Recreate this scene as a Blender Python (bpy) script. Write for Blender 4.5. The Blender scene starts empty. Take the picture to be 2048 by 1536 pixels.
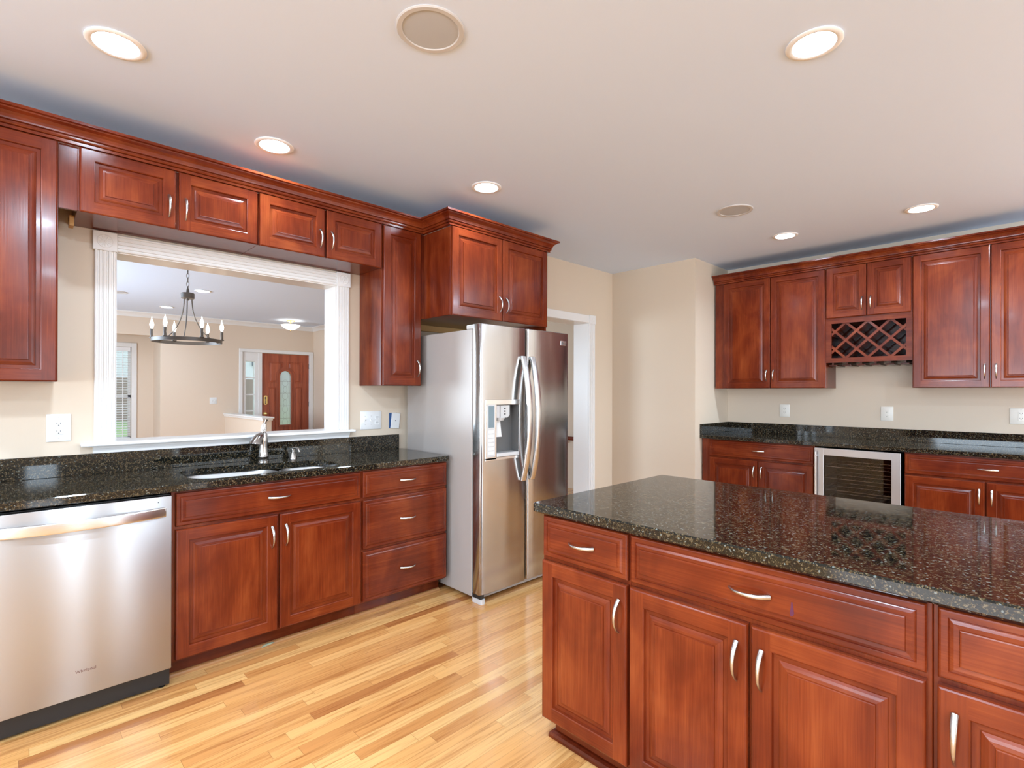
import bpy, bmesh, math, random
from mathutils import Vector, Matrix

# ------------------------------------------------------------------ camera, world, light, exposure
sc = bpy.context.scene
COL = sc.collection
H = 2.653            # ceiling height
CAM_H = 1.3324
F_PX, YAW, PITCH, ROLL, CX, CY = 1030.08, 0.79768, 0.0015, 0.00225, 1027.0, 782.54
cd = bpy.data.cameras.new('camera')
cam = bpy.data.objects.new('camera', cd)
COL.objects.link(cam)
fw = Vector((math.cos(YAW) * math.cos(PITCH), math.sin(YAW) * math.cos(PITCH), math.sin(PITCH)))
rt0 = Vector((math.sin(YAW), -math.cos(YAW), 0))
up0 = rt0.cross(fw)
rt = rt0 * math.cos(ROLL) + up0 * math.sin(ROLL)
up = up0 * math.cos(ROLL) - rt0 * math.sin(ROLL)
cam.matrix_world = Matrix(((rt.x, up.x, -fw.x, 0), (rt.y, up.y, -fw.y, 0), (rt.z, up.z, -fw.z, CAM_H), (0, 0, 0, 1)))
cd.sensor_width = 36.0
cd.lens = F_PX * 36.0 / 2048.0
cd.shift_x = -(CX - 1024.0) / 2048.0
cd.shift_y = (CY - 768.0) / 2048.0
cd.clip_start = 0.02
cd.clip_end = 200
sc.camera = cam

W = bpy.data.worlds.new('sky_world')
sc.world = W
W.use_nodes = True
bg = W.node_tree.nodes['Background']
bg.inputs[0].default_value = (0.86, 0.93, 1.0, 1)
bg.inputs[1].default_value = 1.3

LAMP = 150.0          # emission of each downlight lens
WIN = 1.0            # scale of the daylight from the added window lights


def area(name, loc, rot, sx, sy, watts, color=(1, 1, 1)):
    l = bpy.data.lights.new(name, 'AREA')
    l.shape = 'RECTANGLE'
    l.size, l.size_y = sx, sy
    l.energy = watts
    l.color = color
    o = bpy.data.objects.new(name, l)
    COL.objects.link(o)
    o.location = loc
    o.rotation_euler = rot
    return o


PI = math.pi
# added area lights for daylight from assumed, unseen openings behind the photographer
DAY = (0.79, 0.98, 1.17)
area('patio_fill', (3.9, -6.05, 1.25), (-PI / 2 - 1.0, 0, PI), 3.0, 2.2, 100 * WIN, DAY)  # fill, tilted up to brighten the ceiling
area('daylight_narrow', (0.40, -6.05, 1.35), (-PI / 2 - 0.30, 0, PI), 0.42, 1.9, 9 * WIN, DAY)
area('side_fill', (-5.25, -1.8, 1.30), (0, -PI / 2 - 1.0, 0), 2.3, 7.4, 230 * WIN, DAY)  # broad fill made large and tilted up for soft, even light
# added light from an unseen window, brightening the front rooms beyond the pass-through
area('front_room_fill', (-1.4, 7.4, 1.5), (0, -PI / 2, 0), 1.6, 3.0, 72 * WIN, DAY)
# unseen ceiling lamps added outside the picture to even out the light
for i, (x, y) in enumerate(((0.17, 0.6), (0.3, -1.6), (2.2, -1.4), (4.65, -0.6), (4.65, -2.4), (-1.7, 2.4), (-1.7, 0.4), (-1.7, -1.6))):
    l = bpy.data.lights.new('fill_lamp', 'AREA')
    l.shape = 'DISK'
    l.size = 0.13
    l.energy = 7.5 * LAMP / 60.0
    l.color = (0.78, 0.98, 1.19)
    o = bpy.data.objects.new('fill_lamp', l)
    COL.objects.link(o)
    o.location = (x, y, H - 0.004)

vs = sc.view_settings
vs.view_transform = 'Standard'
vs.look = 'None'
vs.exposure = 1.29
vs.gamma = 1.0
vs.use_curve_mapping = False
sc.cycles.use_denoising = True
sc.cycles.max_bounces = 8
sc.cycles.diffuse_bounces = 5
sc.cycles.glossy_bounces = 4
sc.cycles.transparent_max_bounces = 8
sc.cycles.caustics_reflective = False
sc.cycles.caustics_refractive = False
sc.cycles.sample_clamp_indirect = 6.0


# ------------------------------------------------------------------ materials
def srgb(r, g, b):
    f = lambda c: c / 12.92 if c <= 0.04045 else ((c + 0.055) / 1.055) ** 2.4
    return (f(r / 255), f(g / 255), f(b / 255), 1)


def mat(name, color=(0.8, 0.8, 0.8, 1), rough=0.5, metal=0.0, coat=0.0, coat_rough=0.1, emit=None, estr=0.0, spec=None, aniso=0.0, trans=0.0):
    m = bpy.data.materials.new(name)
    m.use_nodes = True
    p = m.node_tree.nodes['Principled BSDF']
    p.inputs['Base Color'].default_value = color
    p.inputs['Roughness'].default_value = rough
    p.inputs['Metallic'].default_value = metal
    p.inputs['Coat Weight'].default_value = coat
    p.inputs['Coat Roughness'].default_value = coat_rough
    p.inputs['Transmission Weight'].default_value = trans
    if spec is not None:
        p.inputs['Specular IOR Level'].default_value = spec
    if aniso:
        p.inputs['Anisotropic'].default_value = aniso
    if emit:
        p.inputs['Emission Color'].default_value = emit
        p.inputs['Emission Strength'].default_value = estr
    return m


class N:
    """small node-graph helper"""
    def __init__(self, m):
        self.t = m.node_tree
        self.p = self.t.nodes['Principled BSDF']

    def n(self, typ, **kw):
        nd = self.t.nodes.new(typ)
        for k, v in kw.items():
            if k.startswith('i_'):
                nd.inputs[k[2:].replace('_', ' ')].default_value = v
            else:
                setattr(nd, k, v)
        return nd

    def l(self, a, b):
        self.t.links.new(a, b)

    def math(self, op, a, b=None, c=None):
        nd = self.t.nodes.new('ShaderNodeMath')
        nd.operation = op
        for i, v in enumerate((a, b, c)):
            if v is None:
                continue
            if isinstance(v, (int, float)):
                nd.inputs[i].default_value = v
            else:
                self.l(v, nd.inputs[i])
        return nd.outputs[0]

    def mix(self, fac, a, b, blend='MIX'):
        nd = self.t.nodes.new('ShaderNodeMix')
        nd.data_type = 'RGBA'
        nd.blend_type = blend
        for i, v in ((0, fac), (6, a), (7, b)):
            if isinstance(v, (int, float, tuple)):
                nd.inputs[i].default_value = v
            else:
                self.l(v, nd.inputs[i])
        return nd.outputs[2]

    def ramp(self, fac, stops):
        nd = self.t.nodes.new('ShaderNodeValToRGB')
        e = nd.color_ramp.elements
        e[0].position, e[0].color = stops[0]
        e[1].position, e[1].color = stops[-1]
        for pos, c in stops[1:-1]:
            k = e.new(pos)
            k.color = c
        self.l(fac, nd.inputs[0])
        return nd.outputs[0]

    def coords(self, scale, rand=True, kind='Object'):
        tc = self.n('ShaderNodeTexCoord')
        v = tc.outputs[kind]
        if rand:
            oi = self.n('ShaderNodeObjectInfo')
            sca = self.n('ShaderNodeVectorMath', operation='SCALE')
            cx = self.n('ShaderNodeCombineXYZ')
            r = oi.outputs['Random']
            self.l(self.math('MULTIPLY', r, 37.0), cx.inputs[0])
            self.l(self.math('MULTIPLY', r, 91.0), cx.inputs[1])
            self.l(self.math('MULTIPLY', r, 53.0), cx.inputs[2])
            ad = self.n('ShaderNodeVectorMath', operation='ADD')
            self.l(v, ad.inputs[0])
            self.l(cx.outputs[0], ad.inputs[1])
            v = ad.outputs[0]
        mp = self.n('ShaderNodeMapping')
        mp.inputs['Scale'].default_value = scale
        self.l(v, mp.inputs['Vector'])
        return mp.outputs[0]

    def noise(self, vec, scale=1.0, detail=4.0, rough=0.5, dist=0.0):
        nd = self.n('ShaderNodeTexNoise')
        nd.inputs['Scale'].default_value = scale
        nd.inputs['Detail'].default_value = detail
        nd.inputs['Roughness'].default_value = rough
        nd.inputs['Distortion'].default_value = dist
        self.l(vec, nd.inputs['Vector'])
        return nd.outputs['Fac']

    def bump(self, h, strength, dist=0.01):
        nd = self.n('ShaderNodeBump')
        nd.inputs['Strength'].default_value = strength
        nd.inputs['Distance'].default_value = dist
        self.l(h, nd.inputs['Height'])
        self.l(nd.outputs[0], self.p.inputs['Normal'])


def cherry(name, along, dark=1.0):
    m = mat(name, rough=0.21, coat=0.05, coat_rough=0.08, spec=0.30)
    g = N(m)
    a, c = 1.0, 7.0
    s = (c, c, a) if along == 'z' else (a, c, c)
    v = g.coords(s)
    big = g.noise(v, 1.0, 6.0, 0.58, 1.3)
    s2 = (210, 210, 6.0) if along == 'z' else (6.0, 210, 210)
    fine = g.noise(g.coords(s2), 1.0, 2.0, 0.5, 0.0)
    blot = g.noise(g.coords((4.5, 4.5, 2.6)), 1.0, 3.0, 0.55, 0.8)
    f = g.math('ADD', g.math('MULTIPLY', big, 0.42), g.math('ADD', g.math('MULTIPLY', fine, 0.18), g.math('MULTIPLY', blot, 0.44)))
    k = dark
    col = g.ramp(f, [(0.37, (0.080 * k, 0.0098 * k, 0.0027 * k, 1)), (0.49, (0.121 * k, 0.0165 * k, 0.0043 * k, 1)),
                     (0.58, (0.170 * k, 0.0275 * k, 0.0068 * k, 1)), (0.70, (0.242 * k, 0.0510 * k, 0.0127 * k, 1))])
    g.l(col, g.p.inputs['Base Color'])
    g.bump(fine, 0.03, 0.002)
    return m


M = {}
M['wood_v'] = cherry('cherry_vertical_grain', 'z')
M['wood_h'] = cherry('cherry_horizontal_grain', 'x')
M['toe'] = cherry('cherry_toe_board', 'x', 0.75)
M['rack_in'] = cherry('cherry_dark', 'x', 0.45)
M['oak'] = mat('oak_shoe', (0.36, 0.165, 0.058, 1), 0.35)
M['raw'] = mat('raw_pine', srgb(196, 150, 92), 0.7)
M['doorwood'] = None
dwm = mat('front_door_wood', rough=0.4, coat=0.2)
g = N(dwm)
f = g.noise(g.coords((22, 22, 1.6), rand=False), 1.0, 5.0, 0.6, 0.5)
g.l(g.ramp(f, [(0.3, srgb(128, 54, 28)), (0.7, srgb(176, 88, 54))]), g.p.inputs['Base Color'])
M['doorwood'] = dwm

# granite
gm = mat('dark_speckled_granite', rough=0.045, spec=0.5)
g = N(gm)
v = g.coords((1, 1, 1), rand=False)
wob = g.n('ShaderNodeTexNoise')
wob.inputs['Scale'].default_value = 120.0
g.l(v, wob.inputs['Vector'])
vv = g.n('ShaderNodeVectorMath', operation='MULTIPLY_ADD')
g.l(wob.outputs['Color'], vv.inputs[0])
vv.inputs[1].default_value = (0.006, 0.006, 0.006)
g.l(v, vv.inputs[2])
vo = g.n('ShaderNodeTexVoronoi')
vo.inputs['Scale'].default_value = 340.0
g.l(vv.outputs[0], vo.inputs['Vector'])
sx = g.n('ShaderNodeSeparateXYZ')
g.l(vo.outputs['Color'], sx.inputs[0])
clump = g.noise(v, 95.0, 3.0, 0.62, 0.3)
cell = g.math('ADD', g.math('MULTIPLY', sx.outputs[0], 0.42), g.math('MULTIPLY', clump, 1.12))
col = g.ramp(cell, [(0.50, (0.0036, 0.0045, 0.0040, 1)), (0.76, (0.0060, 0.0066, 0.0056, 1)), (0.84, (0.014, 0.0125, 0.0085, 1)), (0.90, (0.036, 0.024, 0.0105, 1)),
                    (0.95, (0.070, 0.045, 0.019, 1)), (1.0, (0.105, 0.080, 0.046, 1))])
vo2 = g.n('ShaderNodeTexVoronoi')
vo2.inputs['Scale'].default_value = 240.0
g.l(v, vo2.inputs['Vector'])
s2 = g.n('ShaderNodeSeparateXYZ')
g.l(vo2.outputs['Color'], s2.inputs[0])
fleck = g.math('GREATER_THAN', s2.outputs[1], 0.972)
g.l(g.mix(fleck, col, (0.13, 0.14, 0.125, 1)), g.p.inputs['Base Color'])
M['granite'] = gm

# oak strip floor
fm = mat('oak_strip_floor', rough=0.2, coat=0.35, coat_rough=0.07)
g = N(fm)
tc = g.n('ShaderNodeTexCoord')
sp = g.n('ShaderNodeSeparateXYZ')
g.l(tc.outputs['Object'], sp.inputs[0])
X, Y = sp.outputs[0], sp.outputs[1]
yr = g.math('DIVIDE', Y, 0.0572)
row = g.math('FLOOR', yr)
fy = g.math('FRACT', yr)
wn = g.n('ShaderNodeTexWhiteNoise', noise_dimensions='1D')
g.l(row, wn.inputs['W'])
xo = g.math('ADD', g.math('DIVIDE', X, 0.74), g.math('MULTIPLY', wn.outputs['Value'], 7.3))
px = g.math('FLOOR', xo)
fx = g.math('FRACT', xo)
cv = g.n('ShaderNodeCombineXYZ')
g.l(row, cv.inputs[0])
g.l(px, cv.inputs[1])
wn2 = g.n('ShaderNodeTexWhiteNoise', noise_dimensions='2D')
g.l(cv.outputs[0], wn2.inputs['Vector'])
rnd = wn2.outputs['Value']
plank = g.ramp(rnd, [(0.0, (0.37, 0.135, 0.040, 1)), (0.09, (0.48, 0.200, 0.060, 1)), (0.30, (0.59, 0.275, 0.086, 1)), (0.70, (0.65, 0.325, 0.108, 1)), (1.0, (0.71, 0.40, 0.15, 1))])
gv = g.n('ShaderNodeCombineXYZ')
g.l(g.math('ADD', g.math('MULTIPLY', X, 2.2), g.math('MULTIPLY', rnd, 60.0)), gv.inputs[0])
g.l(g.math('MULTIPLY', Y, 42.0), gv.inputs[1])
g.l(g.math('MULTIPLY', rnd, 30.0), gv.inputs[2])
gr = g.noise(gv.outputs[0], 1.0, 5.0, 0.62, 1.2)
gcol = g.ramp(gr, [(0.28, (0.62, 0.50, 0.40, 1)), (0.50, (1, 1, 1, 1)), (0.75, (1.12, 1.12, 1.10, 1))])
c1 = g.mix(1.0, plank, gcol, 'MULTIPLY')
edge = g.math('MAXIMUM', g.math('LESS_THAN', fy, 0.022), g.math('LESS_THAN', fx, 0.0022))
c2 = g.mix(g.math('MULTIPLY', edge, 0.55), c1, (0.16, 0.065, 0.022, 1))
g.l(c2, g.p.inputs['Base Color'])
wv = g.n('ShaderNodeCombineXYZ')
g.l(g.math('MULTIPLY', X, 1.3), wv.inputs[0])
g.l(g.math('MULTIPLY', Y, 17.5), wv.inputs[1])
wav = g.noise(wv.outputs[0], 1.0, 1.0)
g.bump(g.math('SUBTRACT', g.math('MULTIPLY', wav, 0.35), g.math('MULTIPLY', edge, 0.08)), 0.16, 0.004)
M['floor'] = fm


def paint(name, c, rough=0.6, amt=0.03):
    m = mat(name, c, rough)
    g = N(m)
    f = g.noise(g.coords((260, 260, 260), rand=False), 1.0, 2.0)
    g.bump(f, amt, 0.001)
    return m


M['wall'] = paint('kitchen_wall_paint', (0.640, 0.530, 0.410, 1), 0.55)
M['wall2'] = paint('front_room_wall_paint', (0.690, 0.560, 0.440, 1), 0.6)
M['ceil'] = paint('ceiling_paint', (0.685, 0.80, 0.99, 1), 0.75)  # cool tint in the colour offsets warm light bounced off the floor
M['trim'] = mat('white_gloss_trim', (0.76, 0.745, 0.725, 1), 0.28)
M['white'] = mat('white_plastic', (0.72, 0.72, 0.71, 1), 0.3)
M['whitesl'] = mat('grey_slot', (0.025, 0.025, 0.025, 1), 0.5)
M['ivory'] = mat('ivory_plastic', (0.80, 0.76, 0.68, 1), 0.35)


def steel(name, c, rough, along, wavy=0.0):
    m = mat(name, c, rough, 1.0)
    g = N(m)
    s = (420, 420, 2.0) if along == 'z' else (2.0, 420, 420)
    f = g.noise(g.coords(s, rand=False), 1.0, 2.0)
    g.l(g.math('ADD', rough - 0.015, g.math('MULTIPLY', f, 0.03)), g.p.inputs['Roughness'])
    if wavy:
        w = g.noise(g.coords((5.0, 5.0, 0.8), rand=False), 1.0, 1.5)
        hh = g.math('ADD', g.math('MULTIPLY', w, 1.0), g.math('MULTIPLY', f, 0.0006))
        g.bump(hh, wavy, 0.02)
    return m


M['steel'] = steel('brushed_stainless', (0.42, 0.405, 0.395, 1), 0.17, 'z', 0.22)
M['steel_h'] = steel('brushed_stainless_flat', (0.47, 0.465, 0.465, 1), 0.33, 'x')
g = N(M['steel_h'])
g.p.inputs['Anisotropic'].default_value = 0.85
g.p.inputs['Anisotropic Rotation'].default_value = 0.25
tg = g.n('ShaderNodeTangent', direction_type='RADIAL', axis='Z')
g.l(tg.outputs[0], g.p.inputs['Tangent'])
M['steel_bar'] = mat('satin_stainless_bar', (0.70, 0.69, 0.68, 1), 0.24, 1.0)
M['sinksteel'] = steel('sink_stainless', (0.42, 0.41, 0.40, 1), 0.36, 'x')
M['nickel'] = mat('satin_nickel', (0.56, 0.53, 0.49, 1), 0.27, 1.0)
M['faucet'] = mat('brushed_nickel', (0.40, 0.375, 0.35, 1), 0.20, 1.0)
M['fridge_side'] = mat('grey_appliance_paint', (0.40, 0.355, 0.325, 1), 0.34, 0.15)
M['gplastic'] = mat('light_grey_plastic', (0.52, 0.51, 0.50, 1), 0.4)
M['dgrey'] = mat('dark_grey_plastic', (0.11, 0.105, 0.10, 1), 0.4)
M['black'] = mat('black_plastic', (0.012, 0.012, 0.012, 1), 0.35)
M['cooler_in'] = mat('cooler_liner', (0.004, 0.004, 0.004, 1), 0.6, spec=0.08)
M['lcd'] = mat('blue_grey_display', (0.16, 0.22, 0.25, 1), 0.12)
M['lens'] = mat('lamp_lens', (1, 1, 1, 1), 0.5, emit=(0.78, 0.98, 1.19, 1), estr=LAMP)
M['flame'] = mat('candle_bulb', (1, 1, 1, 1), 0.3, emit=(1.0, 0.90, 0.76, 1), estr=16.0)
M['alabaster'] = mat('alabaster_glass', (0.9, 0.86, 0.78, 1), 0.35, emit=(1.0, 0.93, 0.82, 1), estr=1.1)
M['iron'] = mat('pewter_iron', (0.17, 0.16, 0.155, 1), 0.45, 0.6)
M['brass'] = mat('polished_brass', (0.83, 0.60, 0.24, 1), 0.2, 1.0)
M['can'] = mat('white_baffle', (0.86, 0.86, 0.85, 1), 0.4)
M['grille'] = mat('speaker_grille', (0.47, 0.49, 0.52, 1), 0.7)
M['spk_ring'] = mat('speaker_ring', (0.56, 0.55, 0.54, 1), 0.6)
M['blue'] = mat('blue_box', (0.02, 0.07, 0.20, 1), 0.4)
M['blind'] = mat('white_blind', (0.80, 0.80, 0.80, 1), 0.45)
M['stain'] = mat('purple_mark', (0.070, 0.004, 0.030, 1), 0.5)
M['chip'] = mat('exposed_plaster', (0.30, 0.34, 0.24, 1), 0.8)
M['red_letters'] = mat('engraved_letters', (0.13, 0.05, 0.04, 1), 0.4)
M['grass'] = mat('lawn', (0.16, 0.24, 0.10, 1), 0.9)
M['siding'] = mat('house_siding', (0.50, 0.52, 0.55, 1), 0.8)
M['brick'] = mat('brown_brick', (0.22, 0.17, 0.15, 1), 0.9)
M['shutter'] = mat('slate_shutter', (0.10, 0.12, 0.16, 1), 0.6)


def thin_glass(name, tint, refl=0.06):
    m = bpy.data.materials.new(name)
    m.use_nodes = True
    t = m.node_tree
    t.nodes.remove(t.nodes['Principled BSDF'])
    out = t.nodes['Material Output']
    tr = t.nodes.new('ShaderNodeBsdfTransparent')
    tr.inputs[0].default_value = tint
    gl = t.nodes.new('ShaderNodeBsdfGlossy')
    gl.inputs['Roughness'].default_value = 0.02
    fr = t.nodes.new('ShaderNodeFresnel')
    fr.inputs[0].default_value = 1.45
    mx = t.nodes.new('ShaderNodeMixShader')
    t.links.new(fr.outputs[0], mx.inputs[0])
    t.links.new(tr.outputs[0], mx.inputs[1])
    t.links.new(gl.outputs[0], mx.inputs[2])
    t.links.new(mx.outputs[0], out.inputs[0])
    return m


M['glass'] = thin_glass('clear_glass', (0.92, 0.95, 0.95, 1))
M['smoked'] = thin_glass('smoked_glass', (0.66, 0.64, 0.63, 1))
fg = mat('textured_glass', (0.80, 0.86, 0.86, 1), 0.35, trans=0.85)
M['frost'] = fg


# ------------------------------------------------------------------ mesh helpers
def V(bm, p):
    return bm.verts.new(p)


def add_box(bm, x0, x1, y0, y1, z0, z1, bev=0.0, mi=0, seg=1):
    vs_ = [V(bm, (x, y, z)) for z in (z0, z1) for y in (y0, y1) for x in (x0, x1)]
    idx = [(0, 2, 3, 1), (4, 5, 7, 6), (0, 1, 5, 4), (2, 6, 7, 3), (0, 4, 6, 2), (1, 3, 7, 5)]
    fs = [bm.faces.new([vs_[i] for i in f]) for f in idx]
    for f in fs:
        f.material_index = mi
    if bev > 0:
        ed = set(e for f in fs for e in f.edges)
        r = bmesh.ops.bevel(bm, geom=list(ed), offset=bev, segments=seg, affect='EDGES', profile=0.5)
        for f in r['faces']:
            f.material_index = mi
    return fs


def add_prism(bm, pts, plane, a0, a1, mi=0):
    """polygon pts in a plane ('xy','xz','yz'), extruded along the third axis from a0 to a1"""
    def P(p, a):
        return {'xy': (p[0], p[1], a), 'xz': (p[0], a, p[1]), 'yz': (a, p[0], p[1])}[plane]
    A = [V(bm, P(p, a0)) for p in pts]
    B = [V(bm, P(p, a1)) for p in pts]
    n = len(pts)
    fs = [bm.faces.new(A[::-1]), bm.faces.new(B)]
    for i in range(n):
        j = (i + 1) % n
        fs.append(bm.faces.new((A[i], A[j], B[j], B[i])))
    for f in fs:
        f.material_index = mi
    return fs


def add_tube(bm, pts, rad, n=10, mi=0, closed=False, upv=None, sq=1.0):
    """tube along pts; rad is a number, (a,b) or a list of those per point"""
    pts = [Vector(p) for p in pts]
    m = len(pts)
    rads = rad if isinstance(rad, list) else [rad] * m
    rings = []
    pu = None
    for i, p in enumerate(pts):
        if closed:
            t = (pts[(i + 1) % m] - pts[i - 1]).normalized()
        else:
            t = (pts[min(i + 1, m - 1)] - pts[max(i - 1, 0)]).normalized()
        if pu is None:
            ref = Vector(upv) if upv else (Vector((0, 0, 1)) if abs(t.z) < 0.9 else Vector((1, 0, 0)))
            u = (ref - t * ref.dot(t)).normalized()
        else:
            u = (pu - t * pu.dot(t)).normalized()
        pu = u
        w = t.cross(u)
        r = rads[i]
        ra, rb = r if isinstance(r, tuple) else (r, r)
        sp_ = lambda q: math.copysign(abs(q) ** sq, q) if abs(q) > 1e-9 else 0.0
        rings.append([V(bm, p + u * (ra * sp_(math.cos(2 * PI * k / n))) + w * (rb * sp_(math.sin(2 * PI * k / n)))) for k in range(n)])
    fs = []
    for i in range(m if closed else m - 1):
        a, b = rings[i], rings[(i + 1) % m]
        for k in range(n):
            fs.append(bm.faces.new((a[k], a[(k + 1) % n], b[(k + 1) % n], b[k])))
    if not closed:
        fs.append(bm.faces.new(rings[0][::-1]))
        fs.append(bm.faces.new(rings[-1]))
    for f in fs:
        f.material_index = mi
    return fs


def add_lathe(bm, prof, c, n=28, mi=0, cap=(True, True)):
    rings = []
    for r, z in prof:
        rings.append([V(bm, (c[0] + r * math.cos(2 * PI * k / n), c[1] + r * math.sin(2 * PI * k / n), c[2] + z)) for k in range(n)])
    fs = []
    for a, b in zip(rings, rings[1:]):
        for k in range(n):
            fs.append(bm.faces.new((a[k], a[(k + 1) % n], b[(k + 1) % n], b[k])))
    if cap[0]:
        fs.append(bm.faces.new(rings[0][::-1]))
    if cap[1]:
        fs.append(bm.faces.new(rings[-1]))
    for f in fs:
        f.material_index = mi
    return fs


def wloc(o):
    v = Vector((0, 0, 0))
    while o:
        v += o.location
        o = o.parent
    return v


def tag(o, label=None, cat=None, group=None, kind=None):
    if label:
        o['label'] = label
    if cat:
        o['category'] = cat
    if group:
        o['group'] = group
    if kind:
        o['kind'] = kind
    return o


def thing(name, label, cat, loc=(0, 0, 0), rotz=0.0, group=None):
    o = bpy.data.objects.new(name, None)
    COL.objects.link(o)
    o.location = loc
    o.rotation_euler = (0, 0, rotz)
    o.empty_display_size = 0.1
    return tag(o, label, cat, group)


def mesh_of(name, bm, mats, smooth=None):
    bmesh.ops.recalc_face_normals(bm, faces=bm.faces)
    me = bpy.data.meshes.new(name)
    bm.to_mesh(me)
    bm.free()
    for m in mats:
        me.materials.append(m)
    if smooth is not None:
        for p in me.polygons:
            p.use_smooth = True
        me.set_sharp_from_angle(angle=math.radians(smooth))
    return me


def part(name, bm, m, parent=None, smooth=None, local=False, label=None):
    """link bm as one mesh object; world coordinates unless local"""
    if not local and parent is not None:
        bmesh.ops.translate(bm, verts=bm.verts, vec=-wloc(parent))
    mats = m if isinstance(m, list) else [m]
    o = bpy.data.objects.new(name, mesh_of(name, bm, mats, smooth))
    COL.objects.link(o)
    if parent is not None:
        o.parent = parent
    if label:
        o['label'] = label
    return o


def struct(name, bm, m, label=None, cat=None, smooth=None):
    o = part(name, bm, m, None, smooth)
    o['kind'] = 'structure'
    return tag(o, label, cat)


def BM():
    return bmesh.new()


def boxpart(name, m, parent, *b, bev=0.0, label=None):
    bm = BM()
    add_box(bm, *b, bev=bev)
    return part(name, bm, m, parent, label=label)


def lettering(name, text, size, m, parent, origin, xdir, updir, depth=0.0006):
    c = bpy.data.curves.new(name, 'FONT')
    c.body = text
    c.size = size
    c.extrude = depth
    o = bpy.data.objects.new(name, c)
    COL.objects.link(o)
    me = bpy.data.meshes.new_from_object(o)
    bpy.data.objects.remove(o)
    bpy.data.curves.remove(c)
    xd, ud = Vector(xdir), Vector(updir)
    nd = xd.cross(ud)
    mw = Matrix(((xd.x, ud.x, nd.x, 0), (xd.y, ud.y, nd.y, 0), (xd.z, ud.z, nd.z, 0), (0, 0, 0, 1)))
    me.transform(mw)
    me.materials.clear()
    me.materials.append(m)
    me.name = name
    ob = bpy.data.objects.new(name, me)
    COL.objects.link(ob)
    ob.parent = parent
    ob.location = Vector(origin) - wloc(parent)
    return ob


def rr(x0, x1, y0, y1, r, inset=0.0, seg=6):
    """rounded rectangle loop, counter-clockwise"""
    x0, x1, y0, y1 = x0 + inset, x1 - inset, y0 + inset, y1 - inset
    r = max(r - inset, 0.0005)
    out = []
    for cx, cy, a0 in ((x1 - r, y1 - r, 0), (x0 + r, y1 - r, 90), (x0 + r, y0 + r, 180), (x1 - r, y0 + r, 270)):
        for k in range(seg + 1):
            a = math.radians(a0 + 90 * k / seg)
            out.append((cx + r * math.cos(a), cy + r * math.sin(a)))
    return out


def loop(bm, pts, z):
    return [V(bm, (p[0], p[1], z)) for p in pts]


def skin(bm, A, B, mi=0):
    n = len(A)
    for i in range(n):
        j = (i + 1) % n
        f = bm.faces.new((A[i], A[j], B[j], B[i]))
        f.material_index = mi


def loop_edges(bm, L):
    out = []
    for i in range(len(L)):
        a, b = L[i], L[(i + 1) % len(L)]
        e = bm.edges.get((a, b)) or bm.edges.new((a, b))
        out.append(e)
    return out


def add_slab(bm, outline, z0, z1, hole=None, ease=0.004):
    """outline(inset)->pts; hole = pts"""
    Ti, T0 = loop(bm, outline(ease), z1), loop(bm, outline(0), z1 - ease)
    B0, Bi = loop(bm, outline(0), z0 + ease), loop(bm, outline(ease), z0)
    skin(bm, Bi, B0)
    skin(bm, B0, T0)
    skin(bm, T0, Ti)
    if hole is None:
        bm.faces.new(Ti)
        bm.faces.new(Bi[::-1])
    else:
        Ht, Hb = loop(bm, hole, z1), loop(bm, hole, z0)
        skin(bm, Ht, Hb)
        bmesh.ops.triangle_fill(bm, edges=loop_edges(bm, Ti) + loop_edges(bm, Ht), use_beauty=True)
        bmesh.ops.triangle_fill(bm, edges=loop_edges(bm, Bi) + loop_edges(bm, Hb), use_beauty=True)


def add_sweep(bm, path, prof, mi=0, endcaps=True):
    """profile (out, z) swept along a plan polyline, 'out' is to the right of travel"""
    pts = [Vector((p[0], p[1])) for p in path]
    n = len(pts)
    nr = []
    for i in range(n - 1):
        d = (pts[i + 1] - pts[i]).normalized()
        nr.append(Vector((d.y, -d.x)))
    offs = []
    for i in range(n):
        if i == 0:
            offs.append(nr[0])
        elif i == n - 1:
            offs.append(nr[-1])
        else:
            a, b = nr[i - 1], nr[i]
            s = (a + b)
            offs.append(s / (1 + a.dot(b)))
    cols = []
    for p, o in zip(pts, offs):
        cols.append([V(bm, (p.x + o.x * q[0], p.y + o.y * q[0], q[1])) for q in prof])
    m = len(prof)
    for a, b in zip(cols, cols[1:]):
        for k in range(m):
            j = (k + 1) % m
            f = bm.faces.new((a[k], a[j], b[j], b[k]))
            f.material_index = mi
    if endcaps:
        bm.faces.new(cols[0][::-1])
        bm.faces.new(cols[-1])


# ------------------------------------------------------------------ cabinet kit
DOOR_T, STILE = 0.022, 0.057
_dm = {}


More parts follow.
